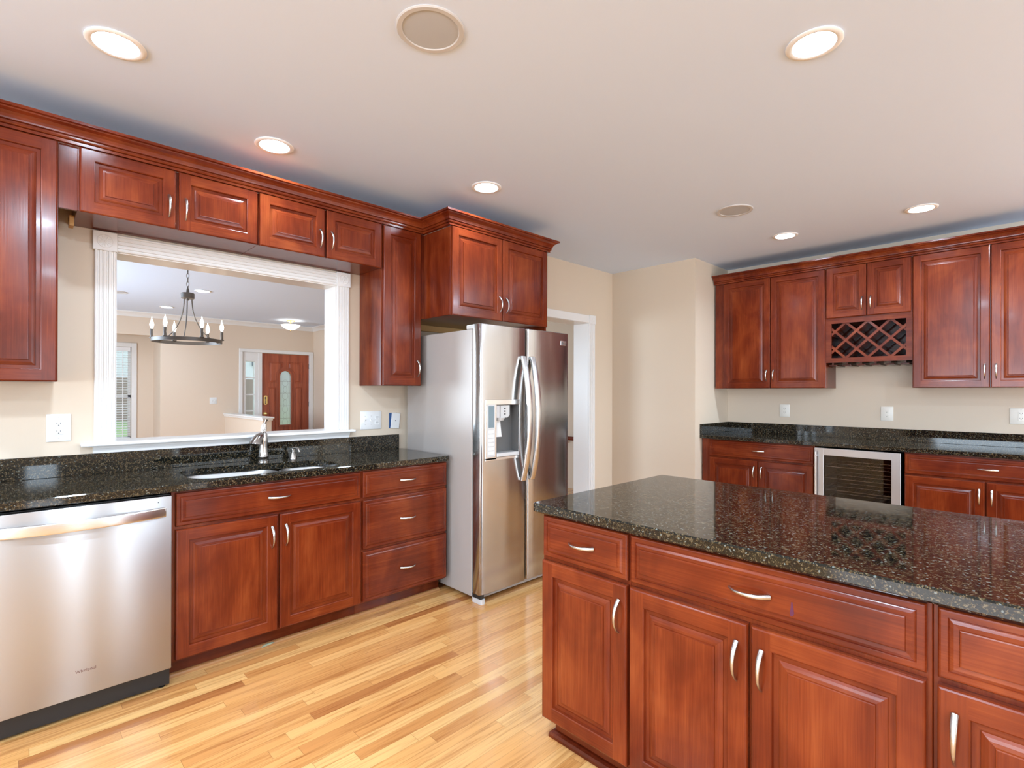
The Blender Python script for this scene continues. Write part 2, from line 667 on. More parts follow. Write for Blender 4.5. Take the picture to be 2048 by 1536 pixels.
def ring_mesh(w, h, rings, name, flat=None):
    bm = BM()

    def R(i, y):
        return [V(bm, (-w / 2 + i, y, i)), V(bm, (w / 2 - i, y, i)), V(bm, (w / 2 - i, y, h - i)), V(bm, (-w / 2 + i, y, h - i))]
    L = [R(*q) for q in rings]
    bm.faces.new(L[0][::-1])
    for q in range(len(L) - 1):
        A, B = L[q], L[q + 1]
        if flat is not None and q == flat:
            a, b, y = rings[q][0], rings[q + 1][0], rings[q][1]
            xa, xb, za, zb = -w / 2 + a, -w / 2 + b, a, b
            for (p0, p1, s0, s1, mi) in ((xa, xb, za, h - za, 0), (-xb, -xa, za, h - za, 0), (xb, -xb, za, zb, 1), (xb, -xb, h - zb, h - za, 1)):
                f = bm.faces.new([V(bm, (p0, y, s0)), V(bm, (p1, y, s0)), V(bm, (p1, y, s1)), V(bm, (p0, y, s1))])
                f.material_index = mi
            continue
        for k in range(4):
            j = (k + 1) % 4
            f = bm.faces.new((A[k], A[j], B[j], B[k]))
            f.material_index = 1 if k in (0, 2) else 0
    f = bm.faces.new(L[-1])
    me = bpy.data.meshes.new(name)
    for fc in bm.faces:
        fc.normal_update()
    bm.to_mesh(me)
    bm.free()
    return me


def door_mesh(w, h):
    key = ('d', round(w, 3), round(h, 3))
    if key not in _dm:
        T, s = DOOR_T, STILE
        rings = [(0, 0), (0, -(T - 0.006)), (0.0025, -(T - 0.002)), (0.006, -T), (s - 0.006, -T), (s - 0.003, -(T - 0.002)), (s - 0.001, -(T - 0.0115)), (s + 0.012, -(T - 0.0115)),
                 (s + 0.013, -(T - 0.0095)), (s + 0.019, -(T - 0.0070)), (s + 0.026, -(T - 0.0052)), (s + 0.034, -(T - 0.0045)), (s + 0.0355, -(T - 0.0010)), (s + 0.038, -(T - 0.0005))]
        me = ring_mesh(w, h, rings, 'door', flat=3)
        me.materials.append(M['wood_v'])
        me.materials.append(M['wood_h'])
        _dm[key] = me
    return _dm[key]


def drawer_mesh(w, h):
    key = ('r', round(w, 3), round(h, 3))
    if key not in _dm:
        T = DOOR_T
        rings = [(0, 0), (0, -(T - 0.011)), (0.003, -(T - 0.0065)), (0.006, -(T - 0.0055)), (0.017, -(T - 0.0055)), (0.0185, -(T - 0.0075)), (0.021, -(T - 0.0055)), (0.027, -(T - 0.0030)), (0.036, -(T - 0.0035)), (0.0375, -(T - 0.0005)), (0.040, -T)]
        me = ring_mesh(w, h, rings, 'drawer')
        me.materials.append(M['wood_h'])
        me.materials.append(M['wood_h'])
        _dm[key] = me
    return _dm[key]


def handle_mesh(vertical, flip):
    key = ('h', vertical, flip)
    if key not in _dm:
        bm = BM()
        pts, rad = [], []
        n = 14
        for i in range(n + 1):
            t = -1 + 2 * i / n
            a = 0.054 * t
            y = -0.028 * (1 - abs(t) ** 2.4) - 0.001
            k = (t + 1) / 2
            r = 0.0032 + 0.0026 * k
            q = r * (1.0 + 0.35 * k)
            pts.append((0, y, a) if vertical else (a if not flip else -a, y, 0))
            rad.append((q, r))
        add_tube(bm, pts, rad, 10, upv=(1, 0, 0) if vertical else (0, 0, 1))
        _dm[key] = mesh_of('handle', bm, [M['nickel']], 50)
    return _dm[key]


def obj(name, me, parent, loc=(0, 0, 0)):
    o = bpy.data.objects.new(name, me)
    COL.objects.link(o)
    o.parent = parent
    o.location = loc
    return o


class Cab:
    """left edge a0 and right edge a1 as seen from the front; face = plane of the face frame"""
    def __init__(s, wall, name, label, a0, a1, face, cat='cabinet', group=None):
        s.wall, s.a0, s.w = wall, a0, abs(a1 - a0)
        if wall == 'S':
            s.root = thing(name, label, cat, (a0, face, 0), 0, group)
        else:
            s.root = thing(name, label, cat, (face, a0, 0), -PI / 2, group)

    def lx(s, a):
        return a - s.a0 if s.wall == 'S' else s.a0 - a

    def box(s, z0, z1, depth, name='carcass', x0=0.0, x1=None):
        bm = BM()
        add_box(bm, x0, s.w if x1 is None else x1, 0, depth, z0, z1, 0.0015)
        return part(name, bm, M['wood_v'], s.root, local=True)

    def lbox(s, name, m, x0, x1, y0, y1, z0, z1, bev=0.0, label=None):
        bm = BM()
        add_box(bm, x0, x1, y0, y1, z0, z1, bev)
        return part(name, bm, m, s.root, local=True, label=label)

    def door(s, a0, a1, z0, z1, hs, hz):
        x0, x1 = s.lx(a0), s.lx(a1)
        w, h = abs(x1 - x0), z1 - z0
        d = obj('door', door_mesh(w, h), s.root, ((x0 + x1) / 2, 0, z0))
        if hs:
            obj('handle', handle_mesh(True, False), d, ((w / 2 - 0.029) * (1 if hs == 'R' else -1), -DOOR_T, hz - z0))
        return d

    def drawer(s, a0, a1, z0, z1, flip, handle=True):
        x0, x1 = s.lx(a0), s.lx(a1)
        w, h = abs(x1 - x0), z1 - z0
        d = obj('drawer', drawer_mesh(w, h), s.root, ((x0 + x1) / 2, 0, z0))
        if handle:
            obj('handle', handle_mesh(False, flip), d, (0, -DOOR_T, h / 2))
        return d


# ------------------------------------------------------------------ room shell
YW, XW, XB, YAL = 3.347, 5.550, 4.805, 2.373
YB = 3.511                       # far face of the wall with the pass-through
bm = BM()
add_box(bm, -5.5, 5.75, -6.3, 11.35, -0.08, 0.0)
struct('floor', bm, M['floor'], 'honey oak strip floor running through the kitchen', 'floor')

DL = [(0.283, 2.458), (2.170, 0.601), (1.009, 2.876), (2.190, 2.500), (4.655, 0.599), (4.654, 1.505)]
DL_FAR = [(1.806, 7.708), (1.747, 9.573)]
CAN_R = 0.074
bm = BM()
oc = [V(bm, p) for p in ((-5.5, -6.3, H), (5.75, -6.3, H), (5.75, 11.35, H), (-5.5, 11.35, H))]
edges = loop_edges(bm, oc)
for (x, y) in DL + DL_FAR:
    edges += loop_edges(bm, [V(bm, (x + CAN_R * math.cos(2 * PI * k / 32), y + CAN_R * math.sin(2 * PI * k / 32), H)) for k in range(32)])
bmesh.ops.triangle_fill(bm, edges=edges, use_beauty=True)
struct('ceiling', bm, M['ceil'], 'smooth white painted ceiling', 'ceiling')
# slab over the ceiling, so that no sky gets in round the lamp cans
bm = BM()
add_box(bm, -5.5, 5.75, -6.3, 11.35, H + 0.16, H + 0.2)
struct('ceiling_slab', bm, M['ceil'], 'floor slab above the ceiling', 'slab')

OX0, OX1, OZ0, OZ1 = 0.380, 1.585, 1.055, 2.052      # pass-through opening
DX0, DX1, DZ1 = 3.550, 4.374, 2.072                  # doorway by the fridge
bm = BM()
for b in ((-5.5, OX0, 0, H), (OX0, OX1, 0, OZ0), (OX0, OX1, OZ1, H), (OX1, DX0, 0, H), (DX0, DX1, DZ1, H), (DX1, XB, 0, H)):
    add_box(bm, b[0], b[1], YW, YB, b[2], b[3])
struct('wall_left', bm, M['wall'], 'greige wall with the white framed pass-through', 'wall')
bm = BM()
add_box(bm, XB, XW, YAL, YB, 0, H)
struct('wall_corner', bm, M['wall'], 'projecting greige wall block beside the bar cabinets', 'wall')
bm = BM()
add_box(bm, XW, XW + 0.15, -6.3, 7.2, 0, H)
struct('wall_right', bm, M['wall'], 'greige wall behind the bar cabinets', 'wall')
# walls behind the photographer, with openings assumed for the added daylight
bm = BM()
for b in ((-5.5, 0.19, 0, H), (0.19, 0.61, 0, 0.4), (0.19, 0.61, 2.3, H), (0.61, 2.4, 0, H), (2.4, 5.4, 2.3, H), (5.4, 5.55, 0, H)):
    add_box(bm, b[0], b[1], -6.0, -5.85, b[2], b[3])
struct('wall_rear', bm, M['wall'], 'greige wall with an assumed patio door opening', 'wall')
bm = BM()
for b in ((-5.85, -5.5, 0, H), (-5.5, 1.9, 0, 0.1), (-5.5, 1.9, 2.45, H), (1.9, 3.347, 0, H)):
    add_box(bm, -5.2, -5.05, b[0], b[1], b[2], b[3])
struct('wall_near', bm, M['wall'], 'greige wall with an assumed breakfast window opening', 'wall')

# front rooms beyond the pass-through
YF, XFR = 10.5, 4.469
bm = BM()
SX0, SX1 = 3.054, 4.459
add_box(bm, 1.824, SX0 + 0.05, YF, YF + 0.16, 0, H)
add_box(bm, SX0 + 0.05, SX1 - 0.05, YF, YF + 0.16, 2.10, H)
add_box(bm, SX1 - 0.05, XFR + 0.14, YF, YF + 0.16, 0, H)
add_box(bm, -1.6, 1.824, YF, YF + 0.16, 2.272, H)
struct('wall_far', bm, M['wall2'], 'beige wall with the front door', 'wall')
bm = BM()
add_box(bm, XFR, XFR + 0.14, 6.6, YF, 0, H)
add_box(bm, XFR + 0.14, XW, 6.6, 6.75, 0, H)
struct('wall_hall', bm, M['wall2'], 'beige wall beside the front door', 'wall')
bm = BM()
WX0, WX1, WZ0, WZ1 = 0.55, 1.505, 0.50, 2.10
YR = 11.1
add_box(bm, -1.6, WX0, YR, YR + 0.15, 0, H)
add_box(bm, WX1, 1.90, YR, YR + 0.15, 0, H)
add_box(bm, WX0, WX1, YR, YR + 0.15, 0, WZ0)
add_box(bm, WX0, WX1, YR, YR + 0.15, WZ1, H)
add_box(bm, 1.824, 1.90, YF + 0.16, YR, 0, H)
struct('wall_recess', bm, M['wall2'], 'beige window recess beyond the dining area', 'wall')
bm = BM()
for b in ((YB, 5.9, 0, H), (5.9, 8.9, 0, 0.7), (5.9, 8.9, 2.3, H), (8.9, YR + 0.15, 0, H)):
    add_box(bm, -1.6, -1.45, b[0], b[1], b[2], b[3])
struct('wall_front_room', bm, M['wall2'], 'beige wall at the end of the front room', 'wall')
bm = BM()
add_box(bm, 2.82, 2.95, 8.50, YF, 0, 0.905)
struct('wall_knee', bm, M['wall2'], 'beige half wall standing beside the front door', 'wall')
bm = BM()
add_box(bm, 2.79, 2.98, 8.455, YF, 0.905, 0.93, 0.004)
add_box(bm, 2.805, 2.965, 8.48, YF, 0.875, 0.905, 0.004)
struct('trim_1', bm, M['trim'], 'white cap on the half wall', 'trim')

# crown moulding of the front room
bm = BM()
pf = [(0, H), (0, H - 0.085), (0.012, H - 0.085), (0.016, H - 0.07), (0.03, H - 0.05), (0.05, H - 0.03), (0.065, H - 0.02), (0.07, H - 0.012), (0.07, H)]
add_sweep(bm, [(-1.45, YF), (XFR, YF), (XFR, 6.6)], pf)
struct('trim_2', bm, M['trim'], 'white crown moulding round the front room', 'trim')

# ------------------------------------------------------------------ pass-through casing
t = thing('trim_3', 'white fluted casing framing the pass-through opening', 'trim', (0.98, YW, OZ0))
t['kind'] = 'structure'


def fluted(bm, x0, x1, z0, z1, along, y0=YW, th=0.020, n=4):
    """board with n rounded flutes cut lengthways; front towards -y"""
    wd = (x1 - x0) if along == 'z' else (z1 - z0)
    prof = [(0, 0), (0, th - 0.003), (0.003, th)]
    fl = wd * 0.11
    gap = (wd - n * fl) / (n + 1.0)
    p = 0.0
    for i in range(n):
        a = gap * (i + 1) + fl * i
        prof += [(a, th), (a + fl * 0.25, th - 0.007), (a + fl * 0.75, th - 0.007), (a + fl, th)]
    prof += [(wd - 0.003, th), (wd, th - 0.003), (wd, 0)]
    if along == 'z':
        add_prism(bm, [(x0 + a, y0 - b) for a, b in prof], 'xy', z0, z1)
    else:
        add_prism(bm, [(y0 - b, z0 + a) for a, b in prof], 'yz', x0, x1)


for (x0, x1) in ((0.300, 0.386), (1.580, 1.665)):
    bm = BM()
    fluted(bm, x0, x1, 1.073, 2.048, 'z')
    part('pilaster', bm, M['trim'], t)
bm = BM()
fluted(bm, 0.391, 1.574, 2.052, 2.137, 'x')
part('header', bm, M['trim'], t)


def rosette_ok(x0, x1, z0, z1, y, par, r=0.032):
    bm = BM()
    add_box(bm, x0, x1, y - 0.026, y, z0, z1, 0.002)
    cx, cz = (x0 + x1) / 2, (z0 + z1) / 2
    yy = y - 0.026
    add_tube(bm, [(cx + r * math.cos(a), yy, cz + r * math.sin(a)) for a in [2 * PI * k / 24 for k in range(24)]], 0.0024, 6, closed=True)
    for k in range(12):
        a = 2 * PI * k / 12
        c_, s_ = math.cos(a), math.sin(a)
        add_tube(bm, [(cx + q * r * c_, yy, cz + q * r * s_) for q in (0.30, 0.62, 0.92)], [0.001, 0.0032, 0.001], 6)
    add_tube(bm, [(cx, yy + 0.001, cz), (cx, yy - 0.002, cz), (cx, yy - 0.004, cz)], [0.007, 0.006, 0.002], 10)
    return part('rosette', bm, M['trim'], par, 40)


rosette_ok(0.292, 0.391, 2.047, 2.143, YW, t)
rosette_ok(1.574, 1.673, 2.047, 2.143, YW, t)
bm = BM()
add_box(bm, 0.247, 1.699, 3.287, 3.525, 1.055, 1.073, 0.005)
part('sill', bm, M['trim'], t)
bm = BM()
pa = [(YW, 1.055), (YW, 1.0185), (YW - 0.018, 1.0185), (YW - 0.020, 1.03), (YW - 0.030, 1.045), (YW - 0.032, 1.055)]
add_prism(bm, pa, 'yz', 0.296, 1.668)
part('apron', bm, M['trim'], t)
for b in ((OX0, 0.391, 1.073, OZ1), (1.574, OX1, 1.073, OZ1), (0.391, 1.574, 2.047, OZ1)):
    bm = BM()
    add_box(bm, b[0], b[1], YW - 0.001, YB + 0.004, b[2], b[3])
    part('jamb', bm, M['trim'], t)

# ------------------------------------------------------------------ doorway casing
t = thing('trim_4', 'white doorway casing beside the refrigerator', 'trim', (3.96, YW, 0))
t['kind'] = 'structure'
for (x0, x1) in ((3.447, 3.552), (4.366, 4.464)):
    bm = BM()
    fluted(bm, x0, x1, 0, 2.056, 'z', n=3)
    part('pilaster', bm, M['trim'], t)
rosette_ok(4.362, 4.469, 2.056, 2.147, YW, t, 0.03)
rosette_ok(3.444, 3.556, 2.056, 2.147, YW, t, 0.03)
bm = BM()
add_box(bm, 3.556, 4.362, YW - 0.02, YW, 2.062, 2.142, 0.003)
part('header', bm, M['trim'], t)
for b in ((DX0, DX0 + 0.012, 0, DZ1), (DX1 - 0.012, DX1, 0, DZ1), (DX0 + 0.012, DX1 - 0.012, DZ1 - 0.012, DZ1)):
    bm = BM()
    add_box(bm, b[0], b[1], YW - 0.001, YB + 0.027, b[2], b[3])
    part('jamb', bm, M['trim'], t)

# ------------------------------------------------------------------ front door with sidelight
yd = YF + 0.03
t = thing('door_1', 'reddish wooden front door with an arched leaded glass light', 'door', (3.925, YF, 0))
t['kind'] = 'structure'
GX0, GX1, GZ0, GZS = 3.811, 4.027, 0.672, 1.634
gr_ = (GX1 - GX0) / 2
gc = (GX0 + GX1) / 2


def arch(grow, seg=14):
    r = gr_ + grow
    pts = [(gc - r, GZ0 - grow), (gc + r, GZ0 - grow)]
    for k in range(seg + 1):
        a = PI * k / seg
        pts.append((gc + r * math.cos(a), GZS + r * math.sin(a)))
    return pts


def plate_with_hole(bm, outer, hole, y0, y1):
    A0, A1 = [V(bm, (p[0], y0, p[1])) for p in outer], [V(bm, (p[0], y1, p[1])) for p in outer]
    B0, B1 = [V(bm, (p[0], y0, p[1])) for p in hole], [V(bm, (p[0], y1, p[1])) for p in hole]
    skin(bm, A0, A1)
    skin(bm, B0, B1)
    bmesh.ops.triangle_fill(bm, edges=loop_edges(bm, A0) + loop_edges(bm, B0), use_beauty=True)
    bmesh.ops.triangle_fill(bm, edges=loop_edges(bm, A1) + loop_edges(bm, B1), use_beauty=True)


bm = BM()
plate_with_hole(bm, [(3.470, 0.005), (4.383, 0.005), (4.383, 2.074), (3.470, 2.074)], arch(0.0), yd, yd + 0.045)
slab_ = part('door_leaf', bm, M['doorwood'], t)
bm = BM()
plate_with_hole(bm, arch(0.030), arch(0.0), yd - 0.016, yd)
part('glass_moulding', bm, M['doorwood'], t)
bm = BM()
add_prism(bm, arch(0.004), 'xz', yd + 0.018, yd + 0.026)
gl_ = part('glass_light', bm, M['frost'], t)
bm = BM()
for dz in (0.80, 1.05, 1.30, 1.53):
    add_box(bm, GX0, GX1, yd + 0.012, yd + 0.018, dz - 0.003, dz + 0.003)
for k in range(7):
    z0 = 0.72 + 0.13 * k
    rad_ = 0.035 if k % 2 else 0.055
    add_tube(bm, [(gc + rad_ * math.cos(a), yd + 0.014, z0 + 0.065 * math.sin(a)) for a in [2 * PI * q / 16 for q in range(16)]], 0.0025, 5, closed=True)
add_box(bm, GX0 + 0.028, GX0 + 0.033, yd + 0.012, yd + 0.018, GZ0, GZS + 0.05)
add_box(bm, GX1 - 0.033, GX1 - 0.028, yd + 0.012, yd + 0.018, GZ0, GZS + 0.05)
part('leading', bm, M['gplastic'], gl_)


def raised(pts, par):
    bm = BM()
    c = Vector((sum(p[0] for p in pts) / len(pts), sum(p[1] for p in pts) / len(pts)))
    L = []
    for s, y in ((1.0, yd), (1.0, yd - 0.010), (0.93, yd - 0.012), (0.90, yd - 0.003), (0.82, yd - 0.003), (0.70, yd - 0.012)):
        L.append([V(bm, (c.x + (p[0] - c.x) * (s if abs(p[0] - c.x) else 1), y, c.y + (p[1] - c.y) * (1 - (1 - s) * min(1.0, 0.15 / max(0.05, abs(p[1] - c.y)))))) for p in pts])
    for a, b in zip(L, L[1:]):
        skin(bm, a, b)
    bm.faces.new(L[-1])
    bm.faces.new(L[0][::-1])
    return part('raised_panel', bm, M['doorwood'], par)


def top_panel(sx):
    pts = []
    xo, xi = gc + sx * 0.32, gc + sx * 0.05
    pts.append((xo, 1.50))
    pts.append((xo, 1.92))
    pts.append((xi, 1.92))
    for k in range(7):
        a = math.radians(74 - 64 * k / 6)
        pts.append((gc + sx * (gr_ + 0.085) * math.cos(a), GZS + (gr_ + 0.085) * math.sin(a)))
    pts.append((gc + sx * (gr_ + 0.085), 1.50))
    return pts if sx > 0 else pts[::-1]


for sx in (-1, 1):
    raised(top_panel(sx), t)
    a, b = gc + sx * (gr_ + 0.085), gc + sx * 0.32
    x0, x1 = min(a, b), max(a, b)
    raised([(x0, 0.16), (x1, 0.16), (x1, 1.42), (x0, 1.42)], t)
bm = BM()
add_prism(bm, rr(3.500, 3.572, 1.075, 1.255, 0.034), 'xz', yd - 0.022, yd)
lk = part('lock_plate', bm, M['brass'], t)
bm = BM()
for k in range(5):
    add_box(bm, 3.524, 3.548, yd - 0.027, yd - 0.022, 1.10 + 0.027 * k, 1.118 + 0.027 * k, 0.002)
part('key_buttons', bm, M['black'], lk)
bm = BM()
add_tube(bm, [(3.532, yd - q, 0.90) for q in (0, 0.008, 0.012, 0.03, 0.036, 0.05, 0.066, 0.074)], [0.033, 0.033, 0.012, 0.012, 0.024, 0.030, 0.024, 0.006], 18)
part('door_knob', bm, M['brass'], t, 50)
for z in (1.848, 1.077, 0.28):
    boxpart('hinge', M['iron'], t, 4.380, 4.394, yd - 0.014, yd + 0.01, z - 0.05, z + 0.05, bev=0.002)
bm = BM()
for b in ((SX0, 3.115, 0, 2.080), (4.389, SX1, 0, 2.080), (SX0, SX1, 2.080, 2.140)):
    add_box(bm, b[0], b[1], YF - 0.02, YF + 0.0, b[2], b[3], 0.003)
add_box(bm, 4.385, 4.41, YF, YF + 0.15, 0, 2.10)
add_box(bm, 3.400, 4.41, YF, YF + 0.15, 2.078, 2.10)
add_box(bm, 3.400, 3.467, YF, YF + 0.15, 0, 2.10)
part('door_frame', bm, M['trim'], t)

t = thing('window_1', 'white sidelight window of four panes beside the front door', 'window', (3.26, YF, 0))
t['kind'] = 'structure'
bm = BM()
zs = [0.62, 0.961, 1.274, 1.597, 1.905]
add_box(bm, 3.104, 3.174, YF + 0.01, YF + 0.12, 0, 2.10)
add_box(bm, 3.340, 3.400, YF + 0.01, YF + 0.12, 0, 2.10)
add_box(bm, 3.174, 3.340, YF + 0.01, YF + 0.12, 1.903, 2.10)
add_box(bm, 3.174, 3.340, YF + 0.01, YF + 0.12, 0, 0.62)
for z in zs[1:4]:
    add_box(bm, 3.174, 3.340, YF + 0.03, YF + 0.08, z - 0.012, z + 0.012)
part('window_frame', bm, M['trim'], t)
boxpart('glazing', M['glass'], t, 3.174, 3.340, YF + 0.05, YF + 0.056, 0.62, 1.903)

t = thing('window_2', 'white framed window in the recess behind the chandelier', 'window', (1.03, YR, WZ0))
t['kind'] = 'structure'
bm = BM()
for b in ((WX0 - 0.075, WX0, WZ0 - 0.09, WZ1 + 0.075), (WX1, WX1 + 0.075, WZ0 - 0.09, WZ1 + 0.075), (WX0, WX1, WZ1, WZ1 + 0.075), (WX0, WX1, WZ0 - 0.09, WZ0)):
    add_box(bm, b[0], b[1], YR - 0.02, YR, b[2], b[3], 0.003)
part('window_casing', bm, M['trim'], t)
bm = BM()
zm = 1.238
for b in ((WX0, WX0 + 0.04, WZ0, WZ1), (WX1 - 0.04, WX1, WZ0, WZ1), (WX0, WX1, WZ0, WZ0 + 0.04), (WX0, WX1, WZ1 - 0.04, WZ1), (WX0, WX1, zm - 0.028, zm + 0.028)):
    add_box(bm, b[0], b[1], YR + 0.07, YR + 0.11, b[2], b[3])
part('sash', bm, M['trim'], t)
boxpart('glazing', M['glass'], t, WX0, WX1, YR + 0.088, YR + 0.094, WZ0, WZ1)

t = thing('window_blind', 'white slatted blind hanging in the window beyond the pass-through', 'blind', (1.03, YR + 0.035, WZ1))
boxpart('headrail', M['blind'], t, WX0 + 0.01, WX1 - 0.01, YR + 0.012, YR + 0.058, WZ1 - 0.075, WZ1 - 0.002, bev=0.003)
bm = BM()
z = WZ1 - 0.10
while z > WZ0 + 0.05:
    add_prism(bm, [(YR + 0.012, z - 0.005), (YR + 0.058, z + 0.004), (YR + 0.058, z + 0.0065), (YR + 0.012, z - 0.0025)], 'yz', WX0 + 0.012, WX1 - 0.012)
    z -= 0.043
part('slats', bm, M['blind'], t)
for x in (WX0 + 0.16, WX1 - 0.12):
    boxpart('ladder_tape', M['blind'], t, x - 0.006, x + 0.006, YR + 0.009, YR + 0.011, WZ0 + 0.03, WZ1 - 0.07)
boxpart('bottom_rail', M['blind'], t, WX0 + 0.012, WX1 - 0.012, YR + 0.015, YR + 0.055, WZ0 + 0.012, WZ0 + 0.03, bev=0.003)

# outside
bm = BM()
add_box(bm, -60, 60, 11.5, 90, -0.6, -0.5)
tag(part('lawn', bm, M['grass']), 'green lawn outside the front windows', 'lawn', kind='stuff')
t = thing('exterior_house', 'pale house with dark windows seen through the front windows', 'house', (10, 40, -0.5))
boxpart('facade', M['siding'], t, -4, 30, 40, 48, 2.2, 9)
boxpart('brick_base', M['brick'], t, -4, 30, 39.9, 48, -0.5, 2.2)
bm = BM()
add_prism(bm, [(39.2, 9), (48.8, 9), (44, 12.5)], 'yz', -4.5, 30.5)
part('roof', bm, M['shutter'], t)
for x in (-2, 2.3, 6, 10, 12.5, 16, 20):
    boxpart('window', M['shutter'], t, x, x + 1.3, 39.85, 39.95, 3.2, 6.2)

# ------------------------------------------------------------------ left run: base cabinets
FY = 2.759                      # face frame plane of the left base run
GB = 'cherry base cabinets'
ZD = (0.110, 0.701, 0.716, 0.868)
c = Cab('S', 'sink_base_cabinet', 'wide cherry base cabinet below the sink, two doors under a false drawer', 0.522, 1.455, FY, group=GB)
w = c.w
for b in ((0, 0.018, 0.0, 0.578), (w - 0.018, w, 0.0, 0.578)):
    c.lbox('side_panel', M['wood_v'], b[0], b[1], 0.020, 0.578, 0.10, 0.877)
c.lbox('cabinet_floor', M['wood_h'], 0.018, w - 0.018, 0.020, 0.578, 0.10, 0.118)
bm = BM()
for b in ((0, 0.03, 0.10, 0.877), (w - 0.03, w, 0.10, 0.877), (0.03, w - 0.03, 0.85, 0.877), (0.03, w - 0.03, 0.69, 0.725), (0.03, w - 0.03, 0.10, 0.135), (w / 2 - 0.02, w / 2 + 0.02, 0.135, 0.69)):
    add_box(bm, b[0], b[1], 0, 0.020, b[2], b[3])
part('face_frame', bm, M['wood_v'], c.root, local=True)
c.drawer(0.537, 1.448, ZD[2], ZD[3], True)
c.door(0.537, 0.984, ZD[0], ZD[1], 'R', 0.589)
c.door(0.995, 1.448, ZD[0], ZD[1], 'L', 0.589)
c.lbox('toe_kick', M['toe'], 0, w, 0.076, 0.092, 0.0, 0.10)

c = Cab('S', 'drawer_base_cabinet', 'cherry base cabinet of three drawers beside the refrigerator', 1.456, 2.066, FY, group=GB)
c.box(0.10, 0.877, 0.578)
c.drawer(1.462, 2.062, 0.716, 0.868, True)
c.drawer(1.462, 2.062, 0.415, 0.701, True)
c.drawer(1.462, 2.062, 0.110, 0.401, True)
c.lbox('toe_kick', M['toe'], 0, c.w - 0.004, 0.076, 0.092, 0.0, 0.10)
bm = BM()
qr = [(0, 0), (0.018, 0), (0.017, 0.008), (0.012, 0.014), (0.006, 0.018), (0, 0.019)]
add_sweep(bm, [(0.522, FY + 0.076), (2.062, FY + 0.076)], qr)
bs = struct('baseboard_left', bm, M['oak'], 'wooden shoe strip along the toe board below the sink', 'trim')
bm = BM()
add_prism(bm, [(0.930, 0.006), (0.965, 0.009), (0.995, 0.0125), (0.985, 0.017), (0.955, 0.0165), (0.938, 0.013)], 'xz', FY + 0.056, FY + 0.066)
part('worn_patch', bm, M['chip'], bs, label='chipped grey patch')

# dishwasher
t = thing('dishwasher', 'stainless steel dishwasher with a curved bar handle', 'dishwasher', (0.219, 2.73, 0))
boxpart('tub', M['black'], t, -0.078, 0.516, 2.752, 3.33, 0.012, 0.868)
bm = BM()
add_box(bm, -0.078, 0.517, 2.717, 2.752, 0.094, 0.866, 0.004, seg=2)
dd = part('door_panel', bm, M['steel_h'], t, 40)
bm = BM()
pts, rad = [], []
for i in range(25):
    u = -1 + 2 * i / 24
    pts.append((0.219 + 0.271 * u, 2.708 - 0.043 * (1 - abs(u) ** 2.2), 0.7985))
    rad.append((0.0215, 0.0075))
add_tube(bm, pts, rad, 20, upv=(0, 0, 1), sq=0.3)
for s in (-1, 1):
    add_box(bm, 0.219 + s * 0.268 - 0.006, 0.219 + s * 0.268 + 0.006, 2.700, 2.7172, 0.780, 0.817, 0.002)
part('handle', bm, M['steel_bar'], dd, 50)
lettering('lettering', 'Whirlpool', 0.0158, M['red_letters'], dd, (0.1885, 2.7166, 0.1925), (1, 0, 0), (0, 0, 1))
bm = BM()
add_tube(bm, [(0.466, 2.7175, 0.842), (0.466, 2.7165, 0.842)], 0.0022, 10)
part('status_light', bm, M['black'], dd)
boxpart('kick_plate', M['black'], t, -0.074, 0.505, 2.785, 2.80, 0.0, 0.094)
for x in (-0.05, 0.49):
    bm = BM()
    add_lathe(bm, [(0.012, 0.0), (0.014, 0.004), (0.006, 0.008), (0.006, 0.02)], (x, 2.772, 0), 12)
    part('levelling_foot', bm, M['black'], t)

# left counter, sink, tap
t = thing('countertop', 'dark granite countertop over the dishwasher and sink', 'countertop', (0.9, 3.0, 0.878), group='granite countertops')
SINK = []


def sink_outline(grow=0.0):
    """one opening, deep bowl beside a shallower-backed small bowl"""
    pts = []

    def arc(cx, cy, r, a0, a1, n=7):
        for k in range(n + 1):
            a = math.radians(a0 + (a1 - a0) * k / n)
            pts.append((cx + (r + grow) * math.cos(a), cy + (r + grow) * math.sin(a)))
    arc(0.745, 2.905, 0.130, 180, 270)
    arc(1.250, 2.895, 0.120, 270, 360)
    arc(1.255, 3.000, 0.115, 0, 90)
    pts.append((1.160, 3.118 + grow))
    pts.append((1.105, 3.130 + grow))
    pts.append((1.050, 3.165 + grow))
    arc(0.745, 3.062, 0.130, 90, 180)
    return pts


XC0, XC1, YC = -0.62, 2.068, 2.715
bm = BM()
add_slab(bm, lambda i: rr(XC0, XC1, YC, YW, 0.012, i, 4), 0.879, 0.914, sink_outline())
part('worktop', bm, M['granite'], t)
for (x0, x1) in ((XC0, 1.6725), (1.6735, 2.062)):
    bm = BM()
    add_box(bm, x0, x1, YW - 0.02, YW, 0.914, 1.018, 0.0015)
    part('backsplash', bm, M['granite'], t)

